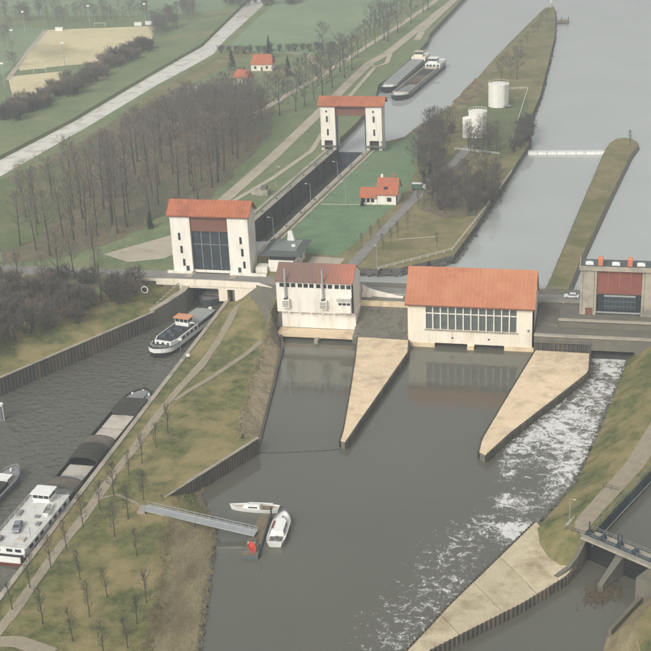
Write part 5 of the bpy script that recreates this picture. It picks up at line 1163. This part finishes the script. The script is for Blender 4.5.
# ------------------------------------------------------------------ trees
def rdir(rng): 
    a = rng.uniform(0, 2*math.pi); z = rng.uniform(-1, 1); r = math.sqrt(1-z*z); return Vector((r*math.cos(a), r*math.sin(a), z))
def make_tree(seed, H, crown, clear, tr, limbs, subs, twigs, twl=1.1, tww=.05, up=.55, stems=1, shape='oval'):
    rng = random.Random(seed); tk = MB(); cr = MB()
    def twig(p, d, l, w):
        s_ = d.cross(rdir(rng)); 
        if s_.length < .05: return
        s_.normalize(); s_ *= w; m_ = p+d*(l*.5)+rdir(rng)*l*.09; e = p+d*l+rdir(rng)*l*.15
        n = len(cr.v); cr.v += [tuple(p-s_), tuple(p+s_), tuple(m_+s_*.7), tuple(m_-s_*.7), tuple(e)]; cr.f += [(n, n+1, n+2, n+3), (n+3, n+2, n+4)]
    for st in range(stems):
        lean = Vector((rng.uniform(-.05, .05), rng.uniform(-.05, .05), 0)) if stems == 1 else Vector((rng.uniform(-.35, .35), rng.uniform(-.35, .35), 0))
        base = Vector((0, 0, -.2)) if stems == 1 else Vector((rng.uniform(-.6, .6), rng.uniform(-.6, .6), -.2)); h_ = H*(1 if stems == 1 else rng.uniform(.7, 1))
        pts = []; k = 7; off = Vector((0, 0, 0))
        for i in range(k+1):
            t = i/k; off += Vector((rng.uniform(-1, 1), rng.uniform(-1, 1), 0))*H*.008; pts.append(base+Vector((lean.x*h_*t, lean.y*h_*t, h_*t))+off)
        rr = [tr*(1.25 if i == 0 else 1)*(1-.9*(i/k)) +.015 for i in range(k+1)]
        tk.tube(pts, rr, 6, cap=False)
        for li in range(limbs):
            t = clear+(1-clear)*((li+rng.random())/limbs)**.9; t = min(t, .97); q = t*k; i = min(int(q), k-1); p = pts[i].lerp(pts[i+1], q-i)
            u = (t-clear)/(1-clear); prof = math.sin(min(1, .18+u*.82)*math.pi)**.6 if shape == 'oval' else (1-u*.85)
            L = crown*.5*prof*rng.uniform(.7, 1.2)+.3; a = li*2.4+rng.uniform(-.6, .6)
            d = Vector((math.cos(a), math.sin(a), up*rng.uniform(.6, 1.7)+u*.5)).normalized(); r0 = max(.03, rr[i]*.42)
            e1 = p+d*L*.5+rdir(rng)*L*.06; d2 = (d+Vector((0, 0, .35))).normalized(); e2 = e1+d2*L*.55+rdir(rng)*L*.08
            tk.tube([p, e1, e2], [r0, r0*.6, .015], 4, cap=False)
            for s_ in range(subs):
                v = .2+.8*(s_+rng.random())/subs; b0 = p.lerp(e1, v*2) if v < .5 else e1.lerp(e2, v*2-1)
                dd = (d+rdir(rng)*.85+Vector((0, 0, .25))).normalized(); l2 = L*.42*(1.1-v*.5)*rng.uniform(.6, 1.2)+.3; b1 = b0+dd*l2
                twig(b0, dd, l2, tww*.9)
                for w_ in range(twigs):
                    c0 = b0.lerp(b1, rng.uniform(.1, 1)); twig(c0, (dd+rdir(rng)*.95+Vector((0, 0, .2))).normalized(), twl*rng.uniform(.5, 1.3), tww*.5*rng.uniform(.6, 1.2))
    def mesh(mb, nm):
        me = bpy.data.meshes.new(nm); me.from_pydata(mb.v, [], mb.f); me.update(); return me
    return mesh(tk, 'trunk'), mesh(cr, 'crown')
PROTO = {}
def proto(key, n, bark, twig, **kw):
    PROTO[key] = []
    for i in range(n):
        a, b = make_tree(hash(key) % 1 + 31*i+len(key)*101+ord(key[0]), **kw); a.materials.append(MATS[bark]); b.materials.append(MATS[twig]); PROTO[key].append((a, b, kw['H']))
proto('forest', 5, 'bark', 'twig_grey', H=20, crown=9, clear=.36, tr=.3, limbs=19, subs=6, twigs=8, twl=1.2, tww=.05)
proto('forestbrown', 3, 'bark', 'twig_brown', H=19, crown=9.5, clear=.38, tr=.26, limbs=20, subs=6, twigs=9, twl=1.2, tww=.05)
proto('forestwide', 4, 'bark', 'twig_grey', H=22, crown=13, clear=.3, tr=.34, limbs=20, subs=7, twigs=8, twl=1.4, tww=.052)
proto('round', 4, 'bark', 'twig_dark', H=13, crown=9.5, clear=.25, tr=.2, limbs=20, subs=6, twigs=10, twl=1.0, tww=.05)
proto('scrub', 4, 'bark', 'twig_dark', H=5.2, crown=5.5, clear=.12, tr=.07, limbs=7, subs=5, twigs=10, twl=.85, tww=.05, stems=6)
proto('scrubbrown', 2, 'bark', 'twig_brown', H=4.6, crown=5.0, clear=.1, tr=.06, limbs=7, subs=5, twigs=9, twl=.8, tww=.045, stems=6)
proto('sapling', 5, 'bark', 'twig_dark', H=7.0, crown=3.0, clear=.25, tr=.095, limbs=18, subs=4, twigs=6, twl=.6, tww=.04, up=1.2)
proto('hedge', 2, 'bark', 'twig_orange', H=3.0, crown=3.5, clear=.05, tr=.05, limbs=7, subs=5, twigs=9, twl=.6, tww=.05, stems=5)
rt = random.Random(5)
def tree(kind, x, y, z, label, s=1.0, group=None, cat='tree', name='bare_tree', rng=rt):
    a, b, H = rng.choice(PROTO[kind]); t = thing(name, label, cat, (x, y, z), group)
    for me, nm in ((a, 'trunk'), (b, 'crown')):
        o = bpy.data.objects.new(nm, me); C.objects.link(o); o.parent = t
    t.rotation_euler.z = rng.uniform(0, 6.28); k = s*rng.uniform(.88, 1.12); t.scale = (k*rng.uniform(.92, 1.08), k*rng.uniform(.92, 1.08), k); return t
def inside(p, P):
    c = False; j = len(P)-1
    for i in range(len(P)):
        if (P[i][1] > p[1]) != (P[j][1] > p[1]) and p[0] < (P[j][0]-P[i][0])*(p[1]-P[i][1])/(P[j][1]-P[i][1])+P[i][0]: c = not c
        j = i
    return c
def scatter(P, dmin, n, rng, avoid=()):
    xs = [p[0] for p in P]; ys = [p[1] for p in P]; out = []
    for _ in range(n*60):
        if len(out) >= n: break
        q = (rng.uniform(min(xs), max(xs)), rng.uniform(min(ys), max(ys)))
        if inside(q, P) and all((q[0]-o[0])**2+(q[1]-o[1])**2 > dmin*dmin for o in out): out.append(q)
    return out
# the wood left of the lock
WOOD = [(-172, 384), (-196, 396), (-222, 430), (-246, 480), (-240, 506), (-228, 560), (-224, 618), (-196, 634), (-176, 606), (-160, 575), (-152, 530), (-150, 442), (-159, 424), (-166, 394)]
BOUND = [(-40, 205), (0, 188), (60, 158), (100, 138), (160, 100), (190, 84), (250, 82), (275, 100), (295, 125)]
MASS = MB()
def mass(kind, x, y, z, s):
    """far trees that read as one mass: add a copy to the shared mesh"""
    a, b, H = rt.choice(PROTO[kind]); an = rt.uniform(0, 6.28); ca, sa = math.cos(an)*s, math.sin(an)*s
    for me in (a, b):
        MASS.add([(x+v.co.x*ca-v.co.y*sa, y+v.co.x*sa+v.co.y*ca, z+v.co.z*s) for v in me.vertices], [tuple(p.vertices) for p in me.polygons])
wood_pts = scatter([q for q in WOOD], 5.0, 300, rt); kept = []
for x, y in wood_pts:
    p = PX(x, y, 8.5); q = PX(x, y, 18.5); hmax = (p[1]-table(BOUND, p[0]))/(p[1]-q[1])*10; r_ = rt.random(); kd = 'forestwide' if r_ < .4 else 'forestbrown' if r_ < .65 else 'forest'
    near = y < 505
    if near and any((x-a)**2+(y-b)**2 < (8.0 if a < -195 else 6.6)**2 for a, b in kept): continue
    s_ = min(rt.uniform(.72, 1.2), hmax/21)
    if s_ < .3: continue
    if near: kept.append((x, y)); tree(kd, x, y, 8.5, 'tall bare tree in the dense wood left of the lock', s_, 'trees of the wood left of the lock')
    else: mass(kd if s_ > .5 else 'round', x, y, 8.5, s_ if s_ > .5 else s_*1.4)
for px, py in ((36, 250), (50, 256), (20, 246), (74, 240), (97, 236), (112, 226)):
    x, y = G(px, py); tree('forest', x, y, 8.5, 'tall bare tree on the near edge of the wood by the green field', 1.0, 'trees on the near edge of the wood')
# scrub and trees between road and sheet piling
SCR = [(-190, 357), (-150, 357), (-143, 354), (-142, 347), (-148, 334), (-160, 311), (-170, 293), (-188, 285), (-206, 250), (-240, 240), (-235, 310)]
for x, y in scatter(SCR, 2.8, 175, rt): tree('scrub' if rt.random() < .75 else 'scrubbrown', x, y, 8.4 if x+y*.52 < 2 else 6.6, 'dark leafless bush in the thicket above the sheet pile wall', rt.uniform(.9, 1.45), 'bushes above the sheet pile wall', 'bush', 'bare_bush')
for px, py in ((23, 310), (47, 310), (95, 268), (101, 300), (60, 292), (5, 300), (8, 335), (75, 280)):
    x, y = G(px, py, 8); tree('forest', x, y, 8.0, 'bare tree rising from the thicket above the sheet pile wall', .85, 'trees rising from the thicket')
x, y = G(66, 318, 7.5); tree('hedge', x, y, 7.2, 'orange brown bush at the foot of the thicket', 1.2, None, 'bush', 'bare_bush')
x, y = G(152, 222, 8.5)
# undergrowth of the wood
mb = MB(); ru = random.Random(9)
for x, y in scatter(WOOD, 1.4, 900, ru):
    for k in range(16):
        a = ru.uniform(0, 6.28); h = ru.uniform(.8, 3.4); d = ru.uniform(.2, 1.2); w = ru.uniform(.03, .07); bx, by = x+ru.gauss(0, .6), y+ru.gauss(0, .6)
        mb.add([(bx-w, by, 8.5), (bx+w, by, 8.5), (bx+d*math.cos(a), by+d*math.sin(a), 8.5+h)], [(0, 1, 2)])
o = mb.build('undergrowth', 'twig_brown', None, kind='stuff'); tag(o, 'brown leafless undergrowth between the trunks of the wood', 'undergrowth')
# avenue beside the village road
AV = [(262, 122), (280, 116), (296, 112), (305, 106), (314, 100), (323, 95), (333, 88), (345, 78), (352, 70), (366, 50), (375, 43), (384, 40), (389, 34), (398, 33), (411, 24), (423, 12), (428, 10), (340, 72), (330, 78), (318, 86), (358, 58), (370, 36), (380, 26), (392, 16)]
for px, py in AV:
    x, y = G(px, py); tree('round', x, y, 8.5, 'bare roadside tree in the avenue left of the upper canal', rt.uniform(1.1, 1.45), 'avenue trees beside the upper canal')
x, y = G(323, 50); tree('round', x, y, 8.5, 'lone spreading bare tree at the edge of the green field', 1.15)
x, y = G(388, 42); tree('forest', x, y, 8.5, 'single tall slender tree beside the upper towpath', .8)
for px, py in ((276, 94), (284, 92), (268, 100), (259, 106), (288, 104), (250, 98), (247, 108), (236, 100), (228, 100), (222, 94), (300, 86), (306, 78)):
    x, y = G(px, py); tree('round', x, y, 8.5, 'bare garden tree between the wood and the red roofed houses', rt.uniform(.8, 1.05), 'garden trees by the red roofed houses')
for i in range(16):
    x, y = G(lerp(222, 330, i/15)+rt.uniform(-2, 2), lerp(54, 50, i/15)+rt.uniform(-1, 1)); tree('scrub', x, y, 8.5, 'low bush in the hedge along the green field', .8, 'hedge bushes along the green field', 'bush', 'bare_bush')
# conifers
def conifer(px, py, H, label):
    x, y = G(px, py); t = thing('conifer', label, 'conifer', (x, y, 8.5)); MB().tube([(x, y, 8.4), (x, y, 8.5+H)], [.22, .03], 6).build('trunk', 'bark', t); mb = MB(); rg = random.Random(px)
    for i in range(420):
        u = rg.random()**.7; z = 8.5+H*(.08+.92*u); r = (1-u)*H*.24+.15; a = rg.uniform(0, 6.28); l = r*rg.uniform(.6, 1.15); q = Vector((x+l*math.cos(a), y+l*math.sin(a), z-l*.35)); s_ = Vector((-math.sin(a), math.cos(a), 0))*rg.uniform(.2, .45)
        mb.add([(x, y, z), tuple(q-s_), tuple(q+s_+Vector((0, 0, .15)))], [(0, 1, 2)])
    mb.build('crown', 'needles', t)
conifer(269, 58, 13, 'slim dark conifer behind the larger red house'); conifer(288, 76, 11, 'broad dark conifer right of the larger red house'); conifer(232, 70, 12, 'dark conifer left of the red roofed houses'); conifer(150, 228, 6, 'small dark conifer behind the plaza'); conifer(362, 206, 3, 'small dark evergreen at the corner of the keeper house')
for px, py, s_ in ((424, 188, .9), (430, 178, 1.0)): conifer(px, py, 7*s_, 'dark evergreen right of the keeper house, ' + ('nearer one' if s_ < 1 else 'farther one'))
# scrub hedge between sports pitches and side canal
for i in range(85):
    u = i/84; px = lerp(2, 152, u); py = table([(0, 124), (40, 106), (75, 90), (110, 70), (152, 48)], px)+rt.uniform(-9, 5)*(1 if px < 120 else .6); x, y = G(px, py); tree('scrubbrown' if rt.random() < .5 else 'scrub', x, y, 8.5, 'leafless bush in the belt between sand pitch and side canal', rt.uniform(.9, 1.5), 'bushes between sand pitch and side canal', 'bush', 'bare_bush')
for i in range(75):
    px = rt.uniform(152, 196); py = table([(150, 40), (170, 28), (196, 14)], px)+rt.uniform(-13, 4); x, y = G(px, py); mass('round', x, y, 8.5, .62)
for i in range(70):
    px = rt.uniform(-10, 155); py = rt.uniform(13, 25); x, y = G(px, py); mass('round' if i % 3 else 'forest', x, y, 8.5, rt.uniform(.6, .8) if i % 3 else .6)
for i in range(14):
    px = rt.uniform(-8, 16); py = rt.uniform(30, 72); x, y = G(px, py); mass('round', x, y, 8.5, .6)
for i in range(26):
    px = rt.uniform(225, 300); py = rt.uniform(-3, 6); x, y = G(px, py); mass('scrub', x, y, 8.5, 1.3)
tag(MASS.build('far_woods', 'twig_grey', None, kind='stuff'), 'hazy bare far woods beyond the near wood and round the sports ground', 'woods')
# lock island groves
for P, n, kind, lab, grp, sc in (([G(420, 150), G(412, 165), G(430, 190), G(446, 160), G(455, 130), G(440, 120), G(425, 132)], 34, 'round', 'bare tree in the grove right of the far gate house', 'grove right of the far gate house', .72),
      ([G(424, 208), G(420, 186), G(448, 172), G(505, 178), G(498, 205), G(478, 220), G(440, 216)], 46, 'round', 'bare tree in the grove beyond the dry meadow', 'grove beyond the dry meadow', .6),
      ([G(462, 148), G(470, 158), G(500, 160), G(508, 146), G(490, 140)], 16, 'round', 'slender bare tree in front of the near white tank', 'trees in front of the near white tank', .7),
      ([G(510, 155), G(522, 128), G(528, 118), G(530, 135), G(526, 152)], 12, 'scrub', 'bare bush at the shore right of the tanks', 'shore bushes right of the tanks', 1.1)):
    for x, y in scatter(P, 2.6, n, rt): tree(kind, x, y, 8.5, lab, sc*rt.uniform(.85, 1.15), grp)
for P, n, lab, grp in (([G(420, 150), G(414, 165), G(430, 190), G(446, 160), G(452, 132), G(440, 122), G(425, 134)], 16, 'low bush under the grove right of the far gate house', 'bushes under the grove right of the far gate house'), ([G(426, 208), G(422, 188), G(448, 178), G(500, 182), G(494, 203), G(476, 216), G(440, 213)], 24, 'low bush under the grove beyond the dry meadow', 'bushes under the grove beyond the dry meadow')):
    for x, y in scatter(P, 3.0, n, rt): tree('scrub', x, y, 8.5, lab, rt.uniform(.6, .9), grp, 'bush', 'bare_bush')
for px, py, s_ in ((501, 82, .95), (517, 80, 1.0), (511, 76, .7)): 
    x, y = G(px, py); tree('round', x, y, 8.5, 'bare tree on the spit just behind the far white tank', s_, 'trees behind the far white tank')
for px, py in ((506, 66), (515, 58), (521, 52), (527, 45), (533, 38), (538, 32), (541, 26), (546, 22)):
    x, y = G(px, py); tree('round', x, y, 8.5, 'small bare tree along the left shore of the spit', .5, 'small trees along the spit')
for px, py in ((418, 205), (408, 228), (398, 238), (391, 244), (383, 250)): 
    x, y = G(px, py); tree('sapling', x, y, 8.5, 'slim sapling in the row beside the keeper house drive', .75, 'saplings beside the keeper house drive', name='young_tree')
for px, py in ((371, 240), (362, 248), (379, 232)): 
    x, y = G(px, py); tree('sapling', x, y, 8.5, 'slim sapling on the lawn behind the pump house', .7, 'saplings on the lawn behind the pump house', name='young_tree')
x, y = G(630, 146, 7.7); tree('sapling', x, y, 7.6, 'small bare tree on the breakwater head', .9)
x, y = G(437, 247); tree('sapling', x, y, 8.5, 'small bare sapling standing in the dry meadow', .6)
# saplings on the lower island
SAP = [(12.5, 610), (30, 588), (51, 568), (66.5, 550), (83, 527), (100, 509), (114, 495), (129, 475), (142, 463), (156, 448), (168, 434)]
SAP2 = [(43, 624), (73, 641), (80, 580), (89.5, 617), (107, 597), (115, 537), (137, 556), (137, 624), (146, 603), (128, 519), (143.6, 500), (128, 648), (104, 655)]
for lst, lab, grp in ((SAP, 'young bare tree in the row along the tow path', 'young trees along the tow path'), (SAP2, 'young bare tree planted in the grass of the lower island', 'young trees in the grass of the lower island')):
    for px, py in lst:
        z = 4.0
        for _ in range(4): x, y = G(px, py, z); z = hB(x, y)
        tree('sapling', x, y, z-.05, lab, rt.uniform(.9, 1.1), grp, name='young_tree')
# reeds and weeds on the banks
mb = MB(); rr_ = random.Random(3)
def tuft(x, y, z, h, n=5):
    for k in range(n):
        a = rr_.uniform(0, 6.28); w = rr_.uniform(.03, .08); d = h*rr_.uniform(.1, .6); bx, by = x+rr_.gauss(0, .25), y+rr_.gauss(0, .25)
        mb.add([(bx-w, by, z), (bx+w, by, z), (bx+d*math.cos(a), by+d*math.sin(a), z+h*rr_.uniform(.6, 1.2))], [(0, 1, 2)])
for i in range(1500):
    y = rr_.uniform(150, 338); e = rr_.random(); w = table(SLOPE, y)*1.2
    if 243 < y < 267: continue
    x = table(SHORE, y)-w*e**1.3; tuft(x, y, hB(x, y), rr_.uniform(.2, .7))
for i in range(1600):
    y = rr_.uniform(150, 234); x = table(SHORE, y)-table(SLOPE, y)*.95+rr_.gauss(0, 1.0); tuft(x, y, hB(x, y), rr_.uniform(.15, .45), 5)
for i in range(900):
    y = rr_.uniform(270, 338); x = table(SHORE, y)-table(SLOPE, y)*1.0+rr_.gauss(0, .5); tuft(x, y, hB(x, y), rr_.uniform(.12, .4), 4)
for i in range(500):
    y = rr_.uniform(150, 250); x = table(SHORE, y)+rr_.gauss(.2, .25); tuft(x, y, -.1, rr_.uniform(.5, 1.2), 6)
for i in range(700):
    f = rr_.random(); a, b = (10.9, 223.2), (3, 195); x, y = lerp(a[0], b[0], f), lerp(a[1], b[1], f); k = rr_.random()*6; tuft(x+k, y, .3+k*.95, rr_.uniform(.2, .8))
for P, z, n in ((BW, 7.7, 1100), (CI, 8.5, 1500)):
    for x, y in scatter(P, .6, n, rr_): tuft(x, y, z, rr_.uniform(.15, .5), 3)
o = mb.build('reeds', 'reed_slope', None, kind='stuff'); tag(o, 'dry brown reeds and weeds along the river banks', 'reeds')
# rough stones at the waterline
def stones(label, line, n, spread, z, size, seed):
    rs = random.Random(seed); mb = MB()
    for i in range(n):
        f = rs.random()*(len(line)-1); k = int(f); f -= k; a, b = line[k], line[k+1]; x = lerp(a[0], b[0], f)+rs.gauss(0, spread); y = lerp(a[1], b[1], f)+rs.gauss(0, spread); r = size*rs.uniform(.4, 1.3)
        v = [Vector((x, y, z+rs.gauss(0, .12)))+rdir(rs)*r*.35+Vector(q)*r for q in ((1, 0, 0), (-.5, .87, 0), (-.5, -.87, 0), (0, 0, .8), (0, 0, -.8))]
        mb.add(v, [(0, 1, 3), (1, 2, 3), (2, 0, 3), (1, 0, 4), (2, 1, 4), (0, 2, 4)])
    o = mb.build('riprap', 'rubble', None, kind='stuff'); tag(o, label, 'stones')
stones('dark riprap stones along the river shore of the lower island', [(table(SHORE, y)+.2, y) for y in range(150, 248, 3)], 900, .35, .05, .4, 1)
stones('dark riprap along the forebay shore behind the power house', [(-79, 376.5), (-72, 376.5), (-65, 378), (-57, 385), (-50, 391), (-46.2, 424), (-41.2, 475)], 1100, .8, 6.6, .42, 2)
stones('dark stones on the left shore of the spit', [(-46.5, 872), (-51, 866), (-59.2, 790), (-67.6, 706), (-71, 661), (-74.5, 606), (-86.2, 558.5), (-89.7, 537), (-100, 524)], 900, .5, 6.3, .4, 3)
stones('dark stones on the right shore of the spit', [(-44.4, 868), (-42, 830), (-38.8, 769), (-37.8, 690), (-37.1, 618), (-38.4, 575), (-36, 528)], 900, .4, 6.3, .36, 4)
rs = random.Random(8); mb = MB()
for i in range(900):
    x = rs.uniform(-71.6, -57); y = rs.uniform(338.2, 348.8); z = table([(336.6, 2.15), (338.5, 2.35), (349.6, 6.9)], y); r = rs.uniform(.15, .45)
    v = [Vector((x, y, z))+rdir(rs)*r*.3+Vector(q)*r for q in ((1, 0, 0), (-.5, .87, 0), (-.5, -.87, 0), (0, 0, .6))]; mb.add(v, [(0, 1, 3), (1, 2, 3), (2, 0, 3)])
tag(mb.build('riprap', 'asphalt_slope', None, kind='stuff'), 'grey stones on the dam face between pump house and power house', 'stones')
stones('wet stones along the foot of the green right bank', [(6.4, 344), (1.4, 311), (-2.3, 287), (-6.1, 265), (-12.6, 246.4)], 700, .25, .05, .35, 7)
# ------------------------------------------------------------------ weir foam
BL = []
for px, py, r, a in ((604, 347, 4.5, .9), (622, 348, 4.5, .9), (606, 358, 5, .85), (622, 360, 4, .8), (612, 370, 5, .8), (600, 388, 5, .72), (618, 385, 4, .55), (588, 402, 5, .72), (605, 405, 5, .6), (572, 415, 5, .85), (590, 424, 5, .72), (555, 426, 4.5, .95), (540, 436, 4, .85), (525, 444, 3.5, .75), (575, 440, 5, .85), (560, 447, 4, .8), (583, 455, 4, .75), (568, 468, 4, .85), (560, 480, 3.4, .7), (512, 462, 3, .6), (510, 474, 2, .75), (518, 448, 3, .8), (507, 501, 2.4, .9), (522, 510, 2.6, .6), (555, 493, 2.5, .65), (486, 525, 3.5, .6), (512, 531, 3.2, .95), (525, 527, 2.2, .8), (470, 535, 5, .42), (450, 560, 6, .4), (440, 590, 7, .42), (420, 615, 7, .42), (400, 640, 7, .42), (430, 640, 5, .38), (540, 460, 5, .5), (535, 500, 5, .45), (460, 585, 5, .38)):
    x, y = G(px, py, 0); BL.append((x, y, r, a))
mb = MB(); xs = [-52+1.0*i for i in range(62)]; ysf = [180+1.0*i for i in range(160)]; dens = []
for y in ysf:
    for x in xs:
        mb.v.append((x, y, .015)); d = 0
        for bx, by, r, a in BL:
            q = ((x-bx)**2+(y-by)**2*.6)/(r*r)
            if q < 6: d = max(d, a*math.exp(-q*.55))
        dens.append(d)
nx_ = len(xs)
for j in range(len(ysf)-1):
    for i in range(nx_-1):
        q = j*nx_+i
        if max(dens[q], dens[q+1], dens[q+nx_], dens[q+nx_+1]) > .12: mb.f.append((q, q+1, q+nx_+1, q+nx_))
M = bpy.data.materials.new('foam'); M.use_nodes = True; nt = M.node_tree; N = nt.nodes; L = nt.links.new; b = N['Principled BSDF']; b.inputs['Base Color'].default_value = lin('d8d8d2'); b.inputs['Roughness'].default_value = .7
at = N.new('ShaderNodeAttribute'); at.attribute_name = 'foam_amount'; tc = N.new('ShaderNodeTexCoord'); wv = N.new('ShaderNodeTexNoise'); wv.inputs['Scale'].default_value = .22; wv.inputs['Detail'].default_value = 2; L(tc.outputs['Object'], wv.inputs['Vector'])
vm = N.new('ShaderNodeVectorMath'); vm.operation = 'MULTIPLY_ADD'; vm.inputs[1].default_value = (5, 5, 0); L(wv.outputs['Color'], vm.inputs[0]); L(tc.outputs['Object'], vm.inputs[2])
nz = N.new('ShaderNodeTexNoise'); nz.inputs['Scale'].default_value = .55; nz.inputs['Detail'].default_value = 9; nz.inputs['Roughness'].default_value = .68; L(vm.outputs[0], nz.inputs['Vector'])
m1 = N.new('ShaderNodeMath'); m1.operation = 'MULTIPLY_ADD'; m1.inputs[1].default_value = 2.6; m1.inputs[2].default_value = -1.3-.36; L(nz.outputs['Fac'], m1.inputs[0])
m2 = N.new('ShaderNodeMath'); m2.operation = 'ADD'; L(m1.outputs[0], m2.inputs[0]); L(at.outputs['Fac'], m2.inputs[1])
sp_ = N.new('ShaderNodeTexNoise'); sp_.inputs['Scale'].default_value = 2.2; sp_.inputs['Detail'].default_value = 3; L(tc.outputs['Object'], sp_.inputs['Vector'])
ms_ = N.new('ShaderNodeMath'); ms_.operation = 'MULTIPLY_ADD'; ms_.inputs[1].default_value = .9; ms_.inputs[2].default_value = -.5; L(sp_.outputs['Fac'], ms_.inputs[0])
ma_ = N.new('ShaderNodeMath'); ma_.operation = 'ADD'; L(m2.outputs[0], ma_.inputs[0]); L(ms_.outputs[0], ma_.inputs[1]); m2 = ma_
m3 = N.new('ShaderNodeMapRange'); m3.inputs['From Min'].default_value = 0; m3.inputs['From Max'].default_value = .42; m3.inputs['To Max'].default_value = .92; L(m2.outputs[0], m3.inputs['Value'])
tb = N.new('ShaderNodeBsdfTransparent'); ms = N.new('ShaderNodeMixShader'); L(m3.outputs[0], ms.inputs[0]); L(tb.outputs[0], ms.inputs[1]); L(b.outputs[0], ms.inputs[2]); L(ms.outputs[0], N['Material Output'].inputs['Surface']); MATS['foam'] = M
o = mb.build('foam', 'foam', None, kind='stuff'); tag(o, 'white foam streaks drifting from the weir channel', 'foam')
atr = o.data.attributes.new('foam_amount', 'FLOAT', 'POINT'); atr.data.foreach_set('value', dens)
# ------------------------------------------------------------------ haze
M = bpy.data.materials.new('haze'); M.use_nodes = True; nt = M.node_tree; nt.nodes.clear(); pv = nt.nodes.new('ShaderNodeVolumePrincipled'); pv.inputs['Density'].default_value = .00048; pv.inputs['Color'].default_value = (.90, .95, .97, 1); pv.inputs['Anisotropy'].default_value = .2
om = nt.nodes.new('ShaderNodeOutputMaterial'); nt.links.new(pv.outputs[0], om.inputs['Volume']); MATS['haze'] = M
hz = MB().box(-1650, 1650, -450, 2650, -6.5, 156).build('haze', 'haze', None, kind='stuff'); tag(hz, 'pale winter haze filling the air over the river', 'haze')
